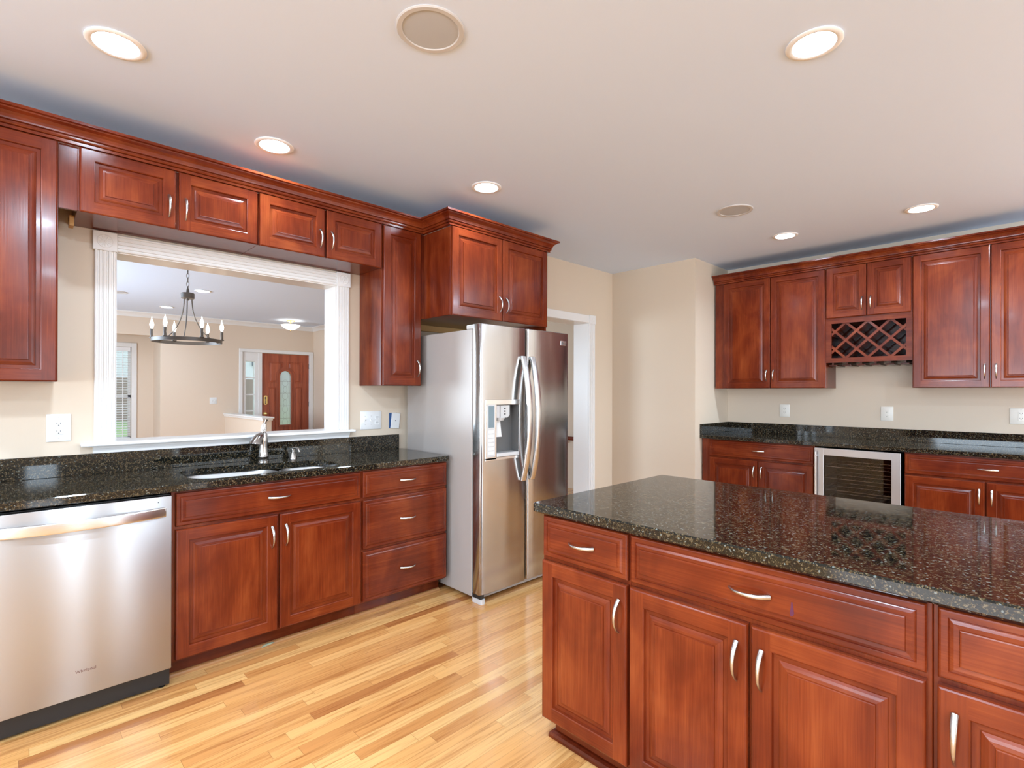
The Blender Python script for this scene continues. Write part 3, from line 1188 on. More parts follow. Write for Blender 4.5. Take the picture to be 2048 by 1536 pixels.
t = thing('sink', 'undermount stainless steel double bowl sink', 'sink', (0.98, 2.97, 0.70))
for nm, x0, x1, y0, y1, zb, r in (('large_bowl', 0.612, 1.085, 2.772, 3.198, 0.690, 0.135), ('small_bowl', 1.100, 1.376, 2.772, 3.128, 0.735, 0.115)):
    bm = BM()
    L = []
    for ins, z in ((-0.018, 0.8775), (0.0, 0.8775), (0.004, 0.868), (0.012, zb + 0.05), (0.022, zb + 0.02), (0.05, zb + 0.004), (0.09, zb)):
        if nm == 'large_bowl' and ins < 0:
            ins = -0.007
        if nm == 'small_bowl' and ins < 0:
            ins = -0.007
        L.append(loop(bm, rr(x0, x1, y0, y1, r, ins, 8), z))
    for a, b in zip(L, L[1:]):
        skin(bm, a, b)
    bm.faces.new(L[-1])
    o = part(nm, bm, M['sinksteel'], t, 50)
    md = o.modifiers.new('thickness', 'SOLIDIFY')
    md.thickness = 0.0012
    md.offset = -1
    bm = BM()
    cx, cy = (x0 + x1) / 2, (y0 + y1) / 2
    add_lathe(bm, [(0.044, 0.0005), (0.042, 0.003), (0.034, 0.002), (0.030, -0.004 + 0.005)], (cx, cy, zb), 20)
    part('drain', bm, M['steel_bar'], o, 40)

t = thing('faucet', 'brushed nickel pull-out kitchen faucet with twisted lever', 'faucet', (1.080, 3.245, 0.9142))
fx_, fy_ = 1.080, 3.245
bm = BM()
add_lathe(bm, [(0.0315, 0), (0.0315, 0.005), (0.0285, 0.007), (0.0285, 0.026), (0.0305, 0.028), (0.0305, 0.034), (0.0285, 0.037), (0.0245, 0.062), (0.0230, 0.090), (0.0245, 0.120), (0.0250, 0.152), (0.020, 0.170), (0.004, 0.176)], (fx_, fy_, 0.914), 28)
part('faucet_body', bm, M['faucet'], t, 50)
bm = BM()
add_tube(bm, [(fx_ - 0.84 * q, fy_ - 0.54 * q, 0.914 + z) for q, z in ((-0.004, 0.158), (0.016, 0.157), (0.036, 0.150), (0.054, 0.137), (0.064, 0.120), (0.066, 0.110), (0.0665, 0.106))],
         [0.015, 0.0190, 0.0230, 0.0270, 0.0320, 0.0345, 0.029], 20)
part('spray_head', bm, M['faucet'], t, 50)
bm = BM()
pts, rad = [], []
for i in range(13):
    u = i / 12.0
    pts.append((fx_ + 0.002 + 0.020 * u * u, fy_ + 0.012 * math.sin(2.6 * u), 0.914 + 0.163 + 0.088 * u))
    k = 0.0045 + 0.0135 * abs(math.sin(PI * (0.05 + 0.62 * u) * 1.7)) * (1 - 0.2 * u)
    rad.append((k, 0.0032))
bmv = len(bm.verts)
add_tube(bm, pts, rad, 10, upv=(1, 0, 0))
part('lever', bm, M['faucet'], t, 60)

t = thing('soap_dispenser', 'small brushed nickel soap pump beside the faucet', 'soap dispenser', (1.262, 3.262, 0.914))
bm = BM()
add_lathe(bm, [(0.0225, 0), (0.0225, 0.004), (0.0205, 0.008), (0.0175, 0.026), (0.0125, 0.036), (0.0085, 0.040), (0.0085, 0.052), (0.0115, 0.054), (0.0115, 0.062), (0.003, 0.066)], (1.262, 3.262, 0.914), 22)
part('pump_body', bm, M['faucet'], t, 50)
bm = BM()
add_tube(bm, [(1.262 - 0.010, 3.262 + 0.008, 0.974), (1.262, 3.262, 0.978), (1.268, 3.245, 0.983), (1.273, 3.222, 0.981), (1.276, 3.205, 0.970), (1.277, 3.198, 0.958)],
         [(0.003, 0.006), (0.005, 0.010), (0.0045, 0.009), (0.004, 0.008), (0.0035, 0.007), (0.003, 0.0055)], 10)
part('spout', bm, M['faucet'], t, 60)

# ------------------------------------------------------------------ left run: wall cabinets
UY = 3.047
ZT, ZB_, ZM = 2.436, 1.374, 2.144
GU = 'cherry wall cabinets'
UD = YW - UY - 0.004
c = Cab('S', 'wall_cabinet', 'tall cherry wall cabinet hung above the dishwasher', -0.36, 0.148, UY, group=GU)
c.box(ZB_, 2.437, UD)
c.door(-0.352, 0.145, ZB_ + 0.0, ZT, None, 0)
c = Cab('S', 'wall_cabinet', 'short two-door cherry cabinet over the pass-through, adjoining the tall dishwasher-side cabinet', 0.212, 0.980, UY, group=GU)
c.box(2.149, 2.437, UD)
c.door(0.219, 0.589, ZM, ZT, 'R', 2.252)
c.door(0.602, 0.974, ZM, ZT, 'L', 2.252)
c.lbox('filler_strip', M['wood_v'], -0.063, 0.0, 0.002, 0.020, 2.150, 2.437)
c.lbox('cleat', M['raw'], -0.018, -0.001, 0.14, 0.20, 2.112, 2.16)
c = Cab('S', 'wall_cabinet', 'short two-door cherry cabinet over the pass-through, adjoining the narrow cabinet', 0.981, 1.749, UY, group=GU)
c.box(2.149, 2.437, UD)
c.door(0.986, 1.358, ZM, ZT, 'R', 2.252)
c.door(1.370, 1.743, ZM, ZT, 'L', 2.252)
c = Cab('S', 'wall_cabinet', 'narrow full-height cherry wall cabinet above the switches', 1.750, 2.060, UY, group=GU)
c.box(ZB_, 2.437, UD)
c.door(1.757, 2.050, ZB_ + 0.001, ZT, 'R', 1.493)
c = Cab('S', 'wall_cabinet', 'deep two-door cherry cabinet above the refrigerator', 2.086, 3.036, 2.744, group=GU)
c.box(1.846, 2.437, YW - 2.744 - 0.004)
c.door(2.092, 2.545, 1.844, ZT, 'R', 1.960)
c.door(2.551, 3.030, 1.844, ZT, 'L', 1.960)
c.lbox('side_rail', M['wood_v'], c.w - 0.018, c.w, 0.0, 0.59, 1.812, 1.846)
c.lbox('cleat', M['raw'], 0.02, c.w - 0.03, 0.57, 0.595, 1.80, 1.845)
c.lbox('filler_strip', M['wood_v'], -0.025, 0.0, 0.302, 0.32, 1.846, 2.437)

CROWN = [(0, 2.438), (0.023, 2.438), (0.023, 2.450), (0.018, 2.452), (0.028, 2.454), (0.031, 2.459), (0.031, 2.466), (0.024, 2.468), (0.035, 2.471), (0.036, 2.477), (0.040, 2.488), (0.049, 2.499), (0.062, 2.507), (0.064, 2.512), (0.077, 2.514), (0.077, 2.526), (0, 2.526)]
t = thing('crown_moulding', 'cherry crown moulding along the sink wall cabinets and round the refrigerator cabinet', 'moulding', (1.3, UY, 2.438), group='cherry crown mouldings')
bm = BM()
add_sweep(bm, [(-0.62, UY), (2.086, UY), (2.086, 2.744), (3.036, 2.744), (3.036, YW - 0.003)], CROWN)
part('moulding', bm, M['wood_h'], t)

# ------------------------------------------------------------------ refrigerator
t = thing('refrigerator', 'stainless side-by-side refrigerator with a dispenser in one door', 'refrigerator', (2.533, 2.88, 0))
bm = BM()
add_box(bm, 2.104, 2.962, 2.535, 3.285, 0.028, 1.733, 0.003)
part('case', bm, M['fridge_side'], t)
FD0, FD1, FZ0, FZ1 = 2.446, 2.520, 0.054, 1.764


def fridge_door(x0, x1, hole=None):
    bm = BM()
    xs = [x0, x0 + 0.003, x0 + 0.009, x0 + 0.018]
    n = 8
    xs += [x0 + 0.018 + (x1 - x0 - 0.036) * k / n for k in range(1, n)]
    xs += [x1 - 0.018, x1 - 0.009, x1 - 0.003, x1]
    zs = [FZ0, FZ0 + 0.003, FZ1 - 0.003, FZ1]
    if hole:
        xs = sorted(set([x for x in xs if not any(abs(x - q) < 0.012 for q in hole[:2])] + [hole[0], hole[1]]))
        zs = sorted(zs + [hole[2], hole[3]])
    xc, hw = (x0 + x1) / 2, (x1 - x0) / 2

    def y(x, z):
        e = min(x - x0, x1 - x)
        rd = 0.018
        d = 0.0
        if e < rd:
            q = 1 - e / rd
            d = rd * 0.55 * (1 - math.sqrt(max(0, 1 - q * q)))
        if z in (FZ0, FZ1):
            d += 0.003
        return FD0 + 0.005 * ((x - xc) / hw) ** 2 + d
    grid = [[V(bm, (x, y(x, z), z)) for x in xs] for z in zs]
    for j in range(len(zs) - 1):
        for i in range(len(xs) - 1):
            if hole and hole[0] - 1e-6 <= xs[i] and xs[i + 1] <= hole[1] + 1e-6 and hole[2] - 1e-6 <= zs[j] and zs[j + 1] <= hole[3] + 1e-6:
                continue
            bm.faces.new((grid[j][i], grid[j][i + 1], grid[j + 1][i + 1], grid[j + 1][i]))
    # sides and back
    per = [grid[0][i] for i in range(len(xs))] + [grid[j][-1] for j in range(1, len(zs))] + [grid[-1][i] for i in range(len(xs) - 2, -1, -1)] + [grid[j][0] for j in range(len(zs) - 2, 0, -1)]
    back = [V(bm, (v.co.x, FD1, v.co.z)) for v in per]
    skin(bm, back, per)
    bm.faces.new(back)
    return bm


HX0, HX1, HZ0, HZ1 = 2.232, 2.434, 0.912, 1.250
ld = part('freezer_door', fridge_door(2.104, 2.508, (HX0, HX1, HZ0, HZ1)), M['steel'], t, 35)
rd_ = part('fresh_food_door', fridge_door(2.520, 2.962), M['steel'], t, 35)
bm = BM()
add_box(bm, 2.112, 2.500, FD1, 2.535, FZ0 + 0.01, FZ1 - 0.03)
add_box(bm, 2.528, 2.955, FD1, 2.535, FZ0 + 0.01, FZ1 - 0.03)
part('gasket', bm, M['dgrey'], t)
# dispenser
bm = BM()
y0, y1 = FD0 + 0.001, FD0 + 0.068
add_box(bm, HX0 - 0.004, HX1 + 0.004, y1, y1 + 0.004, HZ0 - 0.004, HZ1 + 0.004)
add_box(bm, HX0 - 0.004, HX0, y0 + 0.003, y1, HZ0, HZ1)
add_box(bm, HX1, HX1 + 0.004, y0 + 0.003, y1, HZ0, HZ1)
add_box(bm, HX0, HX1, y0 + 0.003, y1, HZ1, HZ1 + 0.004)
add_box(bm, HX0, HX1, y0 + 0.003, y1, HZ0 - 0.004, HZ0)
dp = part('dispenser_recess', bm, M['dgrey'], ld)
bm = BM()
yb = FD0 - 0.004
for b in ((2.138, 2.443, 1.250, 1.283), (2.138, HX0, 0.900, 1.250), (HX1, 2.443, 0.900, 1.250), (2.138, 2.443, 0.894, 0.912)):
    add_box(bm, b[0], b[1], yb, yb + 0.008, b[2], b[3], 0.0015)
part('bezel', bm, M['steel_bar'], dp)
boxpart('control_panel', M['gplastic'], dp, 2.152, 2.218, yb - 0.0015, yb + 0.002, 0.918, 1.252, bev=0.001)
boxpart('display', M['lcd'], dp, 2.162, 2.209, yb - 0.0025, yb + 0.001, 1.105, 1.243)
for k in range(6):
    boxpart('button', M['white'], dp, 2.163, 2.207, yb - 0.0025, yb, 0.935 + 0.027 * k, 0.953 + 0.027 * k, bev=0.0008)
bm = BM()
add_prism(bm, [(HX0 + 0.002, 1.165), (HX0 + 0.105, 1.165), (HX0 + 0.125, 1.180), (HX0 + 0.125, 1.246), (HX0 + 0.002, 1.246)], 'xz', FD0 + 0.006, FD0 + 0.058)
add_lathe(bm, [(0.030, 0), (0.040, 0.018)], (HX0 + 0.055, FD0 + 0.034, 1.147), 18)
nz = part('nozzle_block', bm, M['gplastic'], dp)
bm = BM()
add_box(bm, HX0 + 0.036, HX0 + 0.040, FD0 + 0.0045, FD0 + 0.007, 1.166, 1.245)
for k in range(3):
    add_tube(bm, [(HX0 + 0.082, FD0 + 0.0065, 1.225 - 0.018 * k), (HX0 + 0.082, FD0 + 0.004, 1.225 - 0.018 * k)], 0.006, 10)
part('selector_marks', bm, M['black'], nz)
bm = BM()
add_prism(bm, [(FD0 + 0.040, 1.150), (FD0 + 0.046, 1.150), (FD0 + 0.030, 1.040), (FD0 + 0.024, 1.040)], 'yz', HX0 + 0.012, HX0 + 0.070)
part('paddle', bm, M['white'], dp)
bm = BM()
add_box(bm, HX0 + 0.001, HX1 - 0.001, FD0 - 0.010, FD0 + 0.066, 0.913, 0.938, 0.003)
part('drip_tray', bm, M['gplastic'], dp)
for dr, hx in ((ld, 2.470), (rd_, 2.556)):
    bm = BM()
    pts, rad = [], []
    for i in range(29):
        u = -1 + 2 * i / 28
        pts.append((hx, FD0 - 0.008 - 0.062 * (1 - abs(u) ** 2.2), 1.155 + 0.415 * u))
        rad.append((0.025 - 0.005 * abs(u), 0.012))
    add_tube(bm, pts, rad, 20, upv=(1, 0, 0), sq=0.45)
    for z in (0.748, 1.562):
        add_box(bm, hx - 0.016, hx + 0.016, FD0 - 0.012, FD0 + 0.004, z - 0.014, z + 0.014, 0.003)
    part('handle', bm, M['steel_bar'], dr, 50)
bm = BM()
add_box(bm, 2.868, 2.927, FD0 - 0.0006, FD0 + 0.003, 1.673, 1.706, 0.0006)
bd = part('badge', bm, M['steel_bar'], rd_)
bm = BM()
add_tube(bm, [(2.883, FD0 - 0.0004, 1.6895), (2.883, FD0 - 0.0014, 1.6895)], 0.0115, 18)
part('emblem', bm, M['dgrey'], bd)
lettering('lettering', 'LG', 0.024, M['black'], bd, (2.8965, FD0 - 0.0012, 1.681), (1, 0, 0), (0, 0, 1))
for x0, x1 in ((2.106, 2.200), (2.870, 2.960)):
    boxpart('hinge_cover', M['gplastic'], t, x0, x1, 2.475, 2.60, 1.733, 1.764, bev=0.006)
bm = BM()
add_box(bm, 2.13, 2.955, 2.500, 2.535, 0.012, 0.050, 0.004)
part('base_grille', bm, M['fridge_side'], t)
for x0, x1 in ((2.103, 2.140), (2.926, 2.963)):
    bm = BM()
    add_prism(bm, rr(x0, x1, 2.440, 2.535, 0.012), 'xy', 0.0, 0.030)
    lg = part('leg_cover', bm, M['gplastic'], t)
    bm = BM()
    add_box(bm, x0 + 0.004, x1 - 0.004, 2.452, 2.53, 0.030, 0.054)
    part('hinge_bracket', bm, M['black'], lg)

# ------------------------------------------------------------------ bar wall: wall cabinets
RX = 5.223
RD = XW - RX - 0.004
GBW = 'cherry wall cabinets'
c = Cab('W', 'wall_cabinet', 'two-door cherry wall cabinet beside the projecting wall corner', 2.358, 1.348, RX, group=GU)
c.box(ZB_, 2.437, RD)
c.door(2.268, 1.8175, ZB_, ZT, 'R', 1.495)
c.door(1.8125, 1.353, ZB_, ZT, 'L', 1.495)
c = Cab('W', 'wine_rack_cabinet', 'cherry wall cabinet with a lattice wine rack below two small doors', 1.347, 0.730, RX, group=GU)
w = c.w
bm = BM()
add_box(bm, 0, w, 0, RD, 1.975, 2.437, 0.001)
part('carcass', bm, M['wood_v'], c.root, local=True)
c.door(1.341, 1.0415, 1.992, ZT, 'R', 2.099)
c.door(1.0365, 0.737, 1.992, ZT, 'L', 2.099)
RO0, RO1, RZ0, RZ1 = c.lx(1.305), c.lx(0.770), 1.640, 1.944
bm = BM()
for b in ((0, RO0, 1.598, 1.985), (RO1, w, 1.598, 1.985), (RO0, RO1, 1.598, RZ0), (RO0, RO1, RZ1, 1.985)):
    add_box(bm, b[0], b[1], -0.001, 0.018, b[2], b[3])
part('rack_frame', bm, M['wood_h'], c.root, local=True)
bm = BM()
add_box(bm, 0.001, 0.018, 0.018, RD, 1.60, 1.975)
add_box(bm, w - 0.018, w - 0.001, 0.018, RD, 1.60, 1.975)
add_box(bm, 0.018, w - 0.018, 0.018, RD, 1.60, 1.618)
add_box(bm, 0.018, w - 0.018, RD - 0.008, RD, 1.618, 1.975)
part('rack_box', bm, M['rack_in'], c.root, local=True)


def clip_poly(pts, x0, x1, z0, z1):
    for ax, lim, sgn in ((0, x0, 1), (0, x1, -1), (1, z0, 1), (1, z1, -1)):
        out = []
        for i in range(len(pts)):
            a, b = pts[i - 1], pts[i]
            da, db = sgn * (a[ax] - lim), sgn * (b[ax] - lim)
            if (da >= 0) != (db >= 0):
                k = da / (da - db)
                out.append((a[0] + (b[0] - a[0]) * k, a[1] + (b[1] - a[1]) * k))
            if db >= 0:
                out.append(b)
        pts = out
        if not pts:
            return []
    return pts


nx0, nz0 = c.lx(1.281), 1.873
for s in (1, -1):
    for k in range(-6, 8):
        bx = nx0 + 0.1625 * k
        hwid = 0.0095
        d = Vector((1, s * 0.972)).normalized()
        nn = Vector((-d.y, d.x))
        ctr = Vector((bx, nz0))
        q = [ctr + d * 1.2 + nn * hwid, ctr - d * 1.2 + nn * hwid, ctr - d * 1.2 - nn * hwid, ctr + d * 1.2 - nn * hwid]
        pl = clip_poly([(p.x, p.y) for p in q], RO0 - 0.004, RO1 + 0.004, RZ0 - 0.004, RZ1 + 0.004)
        if len(pl) < 3 or max(p[0] for p in pl) - min(p[0] for p in pl) < 0.02:
            continue
        bm = BM()
        add_prism(bm, pl, 'xz', 0.019 if s > 0 else 0.0195, 0.26)
        part('lattice_slat', bm, M['wood_h'], c.root, local=True)
for yy in (1.297, 1.19, 1.087, 0.983, 0.883, 0.780):
    x = c.lx(yy)
    bm = BM()
    add_box(bm, x - 0.008, x + 0.008, 0.02, RD - 0.02, 1.580, 1.5985)
    add_box(bm, x - 0.030, x + 0.030, 0.02, RD - 0.02, 1.568, 1.580, 0.002)
    part('stemware_rail', bm, M['rack_in'], c.root, local=True)
c = Cab('W', 'wall_cabinet', 'two-door cherry wall cabinet on the far side of the wine rack from the wall corner', 0.729, -0.215, RX, group=GU)
c.box(ZB_, 2.437, RD)
c.door(0.724, 0.2665, ZB_, ZT, 'R', 1.495)
c.door(0.2615, -0.208, ZB_, ZT, 'L', 1.495)
t = thing('crown_moulding', 'cherry crown moulding along the bar wall cabinets', 'moulding', (RX, 1.1, 2.438), group='cherry crown mouldings')
bm = BM()
add_sweep(bm, [(RX, 2.362), (RX, -0.22)], CROWN)
part('moulding', bm, M['wood_v'], t)

# ------------------------------------------------------------------ bar wall: base cabinets
RBX = 4.945
RBD = XW - RBX - 0.004
c = Cab('W', 'base_cabinet', 'cherry bar base cabinet between the wall corner and the wine cooler', 2.365, 1.358, RBX, group=GB)
c.box(0.10, 0.877, RBD)
c.drawer(2.284, 1.365, 0.716, 0.868, False)
c.door(2.284, 1.829, 0.110, 0.701, 'R', 0.594)
c.door(1.821, 1.365, 0.110, 0.701, 'L', 0.594)
c.lbox('toe_kick', M['toe'], 0, c.w, 0.076, 0.092, 0, 0.10)
c = Cab('W', 'base_cabinet', 'cherry bar base cabinet on the open side of the wine cooler', 0.738, -0.215, RBX, group=GB)
c.box(0.10, 0.877, RBD)
c.drawer(0.735, -0.208, 0.716, 0.868, False)
c.door(0.735, 0.279, 0.110, 0.701, 'R', 0.594)
c.door(0.271, -0.208, 0.110, 0.701, 'L', 0.594)
c.lbox('toe_kick', M['toe'], 0, c.w, 0.076, 0.092, 0, 0.10)

t = thing('wine_cooler', 'stainless framed glass-door wine cooler under the bar counter', 'wine cooler', (4.93, 1.053, 0), -PI / 2)
# local x runs towards -Y, local y towards +X
def wl(yy):
    return 1.053 - yy


bm = BM()
x0, x1 = wl(1.350), wl(0.757)
for b in ((x0, x0 + 0.018, 0.03, 0.60, 0.02, 0.862), (x1 - 0.018, x1, 0.03, 0.60, 0.02, 0.862), (x0 + 0.018, x1 - 0.018, 0.03, 0.60, 0.02, 0.05), (x0 + 0.018, x1 - 0.018, 0.03, 0.60, 0.835, 0.862), (x0, x1, 0.585, 0.60, 0.05, 0.835)):
    add_box(bm, *b)
part('cabinet_shell', bm, M['cooler_in'], t, local=True)
gx0, gx1, gz0, gz1 = wl(1.282), wl(0.815), 0.165, 0.807
bm = BM()
for b in ((x0, gx0, 0.11, 0.866), (gx1, x1, 0.11, 0.866), (gx0, gx1, gz1, 0.866), (gx0, gx1, 0.11, gz0)):
    add_box(bm, b[0], b[1], -0.027, 0.012, b[2], b[3], 0.001)
wd_ = part('door', bm, M['steel_h'], t, local=True)
bm = BM()
add_box(bm, gx0, gx1, -0.018, -0.010, gz0, gz1)
part('glass_pane', bm, M['smoked'], wd_, local=True)
bm = BM()
hx = x0 + 0.016
add_tube(bm, [(hx, -0.062, 0.17), (hx, -0.062, 0.5), (hx, -0.062, 0.835)], 0.008, 12)
for z in (0.215, 0.80):
    add_tube(bm, [(hx, -0.062, z), (hx, -0.025, z)], 0.006, 10)
part('handle', bm, M['steel_bar'], wd_, 50, local=True)
for k in range(6):
    z = 0.706 - 0.099 * k
    bm = BM()
    a, b = x0 + 0.022, x1 - 0.022
    for y in (0.06, 0.30, 0.52):
        add_tube(bm, [(a, y, z), (b, y, z)], 0.0032, 6)
    n = 22
    for i in range(n + 1):
        x = a + (b - a) * i / n
        dz = 0.010 * math.cos(2 * PI * i / n * 4.5)
        add_tube(bm, [(x, 0.06, z + 0.003), (x, 0.18, z + 0.004 + dz), (x, 0.30, z + 0.004 - dz), (x, 0.42, z + 0.004 + dz), (x, 0.52, z + 0.003)], 0.0020, 5)
    part('wire_shelf', bm, M['steel_bar'], t, local=True)
bm = BM()
add_box(bm, x0, x1, 0.02, 0.04, 0.0, 0.105)
part('kick_grille', bm, M['black'], t, local=True)

t = thing('countertop', 'dark granite bar countertop above the wine cooler', 'countertop', (5.2, 1.1, 0.878), group='granite countertops')
bm = BM()
add_slab(bm, lambda i: rr(4.901, XW, -0.235, YAL, 0.006, i, 3), 0.879, 0.914)
part('worktop', bm, M['granite'], t)
bm = BM()
add_box(bm, XW - 0.02, XW, -0.235, YAL - 0.02, 0.914, 1.018, 0.0015)
part('backsplash', bm, M['granite'], t)
bm = BM()
add_box(bm, 4.903, XW, YAL - 0.02, YAL, 0.914, 1.018, 0.0015)
part('side_splash', bm, M['granite'], t)

# ------------------------------------------------------------------ island
IX, ID = 1.456, 0.87
GI = 'cherry island cabinets'
c = Cab('W', 'island_cabinet', 'narrow end cherry island cabinet of one drawer over one door', 1.325, 0.938, IX, group=GI)
c.box(0.10, 0.877, ID)
c.drawer(1.314, 0.943, 0.716, 0.868, False)
c.door(1.316, 0.943, 0.110, 0.701, 'R', 0.595)
c.lbox('toe_kick', M['toe'], 0.012, c.w, 0.058, 0.075, 0, 0.10)
c = Cab('W', 'island_cabinet', 'wide cherry island cabinet with two doors and a purple-marked drawer', 0.937, 0.167, IX, group=GI)
c.box(0.10, 0.877, ID)
d = c.drawer(0.932, 0.176, 0.716, 0.868, False)
c.door(0.933, 0.5585, 0.110, 0.701, 'R', 0.593)
c.door(0.5500, 0.176, 0.110, 0.701, 'L', 0.590)
c.lbox('toe_kick', M['toe'], 0, c.w, 0.058, 0.075, 0, 0.10)
bm = BM()
xm = c.lx(0.446) - (c.lx(0.932) + c.lx(0.176)) / 2
add_prism(bm, [(xm - 0.004, 0.044), (xm + 0.001, 0.043), (xm + 0.005, 0.050), (xm + 0.0035, 0.064), (xm + 0.001, 0.079), (xm - 0.002, 0.079), (xm - 0.003, 0.064), (xm - 0.005, 0.052)], 'xz', -DOOR_T - 0.0006, -DOOR_T + 0.001)
part('stain', bm, M['stain'], d, local=True, label='purple paint mark')
c = Cab('W', 'island_cabinet', 'cherry island cabinet cut off by the picture edge, drawer over a door', 0.166, -0.62, IX, group=GI)
c.box(0.10, 0.877, ID)
c.drawer(0.157, -0.225, 0.716, 0.868, False)
c.door(0.157, -0.225, 0.110, 0.701, 'L', 0.597)
c.lbox('toe_kick', M['toe'], 0, c.w, 0.058, 0.075, 0, 0.10)
bm = BM()
qr2 = [(0, 0), (0.020, 0), (0.020, 0.010), (0.016, 0.020), (0.008, 0.026), (0, 0.027)]
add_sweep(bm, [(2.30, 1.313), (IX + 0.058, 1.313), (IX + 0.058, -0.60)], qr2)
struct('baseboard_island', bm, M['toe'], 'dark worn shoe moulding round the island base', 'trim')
t = thing('countertop', 'dark granite island countertop with eased corners', 'countertop', (1.9, 0.4, 0.878), group='granite countertops')
bm = BM()
add_slab(bm, lambda i: rr(1.416, 2.374, -0.66, 1.352, 0.018, i, 5), 0.879, 0.914, None, 0.005)
part('worktop', bm, M['granite'], t)

# ------------------------------------------------------------------ outlets and switches
GO = 'wall outlets'


def plate_frame(name, label, cat, pos, wall, group):
    """origin at plate centre; local x along the wall, y into the wall, z up"""
    return thing(name, label, cat, pos, 0 if wall == 'S' else -PI / 2, group)


def cover(t, w, h, m):
    bm = BM()
    add_box(bm, -w / 2, w / 2, -0.006, 0, -h / 2, h / 2, 0.003, seg=2)
    return part('cover_plate', bm, m, t, 50, local=True)


def receptacle(t, cx, cz, m, decora=True):
    bm = BM()
    if decora:
        add_box(bm, cx - 0.0165, cx + 0.0165, -0.0085, -0.005, cz - 0.034, cz + 0.034, 0.001)
    else:
        for s in (-1, 1):
            add_prism(bm, rr(cx - 0.017, cx + 0.017, cz + s * 0.0195 - 0.0145, cz + s * 0.0195 + 0.0145, 0.008), 'xz', -0.0085, -0.005)
    r = part('receptacle', bm, m, t, local=True)
    bm = BM()
    for s in (-1, 1):
        z = cz + s * 0.019
        for x in (-0.0065, 0.0065):
            add_box(bm, cx + x - 0.0011, cx + x + 0.0011, -0.0090, -0.008, z - 0.001, z + 0.0075)
        add_tube(bm, [(cx, -0.0082, z - 0.0065), (cx, -0.0090, z - 0.0065)], 0.0026, 10)
    part('slots', bm, M['whitesl'], r, local=True)
    return r


def screws(t, pts):
    for x, z in pts:
        bm = BM()
        add_tube(bm, [(x, -0.0058, z), (x, -0.0072, z)], 0.0028, 10)
        part('screw', bm, M['gplastic'], t, local=True)


t = plate_frame('wall_outlet', 'square white outlet plate above the dishwasher counter', 'outlet', (0.167, YW, 1.153), 'S', GO)
cover(t, 0.092, 0.134, M['white'])
receptacle(t, 0.0, 0, M['white'])
screws(t, [(0, 0.05), (0, -0.05)])
t = plate_frame('wall_outlet', 'outlet plate on the bar wall below the cabinet beside the wall corner', 'outlet', (XW, 1.796, 1.153), 'W', GO)
cover(t, 0.092, 0.125, M['ivory'])
receptacle(t, 0, 0, M['ivory'], False)
t = plate_frame('wall_outlet', 'outlet plate on the bar wall below the wine rack', 'outlet', (XW, 0.954, 1.149), 'W', GO)
cover(t, 0.092, 0.125, M['ivory'])
receptacle(t, 0, 0, M['ivory'], False)
t = plate_frame('wall_outlet', 'wide outlet plate on the bar wall, farthest from the wall corner', 'outlet', (XW, 0.108, 1.155), 'W', GO)
cover(t, 0.128, 0.125, M['ivory'])
receptacle(t, 0, 0, M['ivory'])
screws(t, [(0, 0.05), (0, -0.05)])

t = plate_frame('switch_plate', 'wide white three-gang switch plate below the narrow cabinet', 'switch', (1.840, YW, 1.129), 'S', 'switch plates')
cover(t, 0.163, 0.130, M['white'])
for x in (-0.046, 0.0):
    bm = BM()
    add_box(bm, x - 0.005, x + 0.005, -0.0075, -0.005, -0.012, 0.012)
    add_prism(bm, [(-0.006, -0.006), (-0.016, 0.004 if x < 0 else -0.008), (-0.016, 0.010 if x < 0 else -0.003), (-0.006, 0.006)], 'yz', x - 0.0035, x + 0.0035)
    part('toggle', bm, M['white'], t, local=True)
receptacle(t, 0.047, 0.0, M['white'], False)
screws(t, [(-0.046, 0.03), (-0.046, -0.03), (0, 0.03), (0, -0.03)])
t = plate_frame('switch_plate', 'white switch plate on the front room wall beside the half wall', 'switch', (2.630, YF, 1.162), 'S', 'switch plates')
cover(t, 0.118, 0.118, M['white'])
for x in (-0.023, 0.023):
    bm = BM()
    add_box(bm, x - 0.005, x + 0.005, -0.015, -0.005, -0.010, 0.010)
    part('toggle', bm, M['white'], t, local=True)
t = plate_frame('junction_box', 'loose tilted white cover plate over a blue box beside the refrigerator', 'junction box', (2.034, YW, 1.119), 'S', None)
bm = BM()
add_box(bm, -0.046, 0.020, -0.004, 0.0, -0.055, 0.058)
part('blue_box', bm, M['blue'], t, local=True, label='blue plastic box')
bm = BM()
add_box(bm, -0.036, 0.036, -0.0075, -0.0045, -0.0575, 0.0575, 0.0012)
o = part('cover_plate', bm, M['white'], t, local=True)
o.rotation_euler = (0.0, math.radians(6.5), 0.0)
o.location = (0.004, -0.001, 0)
bm = BM()
add_tube(bm, [(0, -0.007, 0.0), (0, -0.0085, 0.0)], 0.004, 12)
part('jack', bm, M['whitesl'], o, local=True)

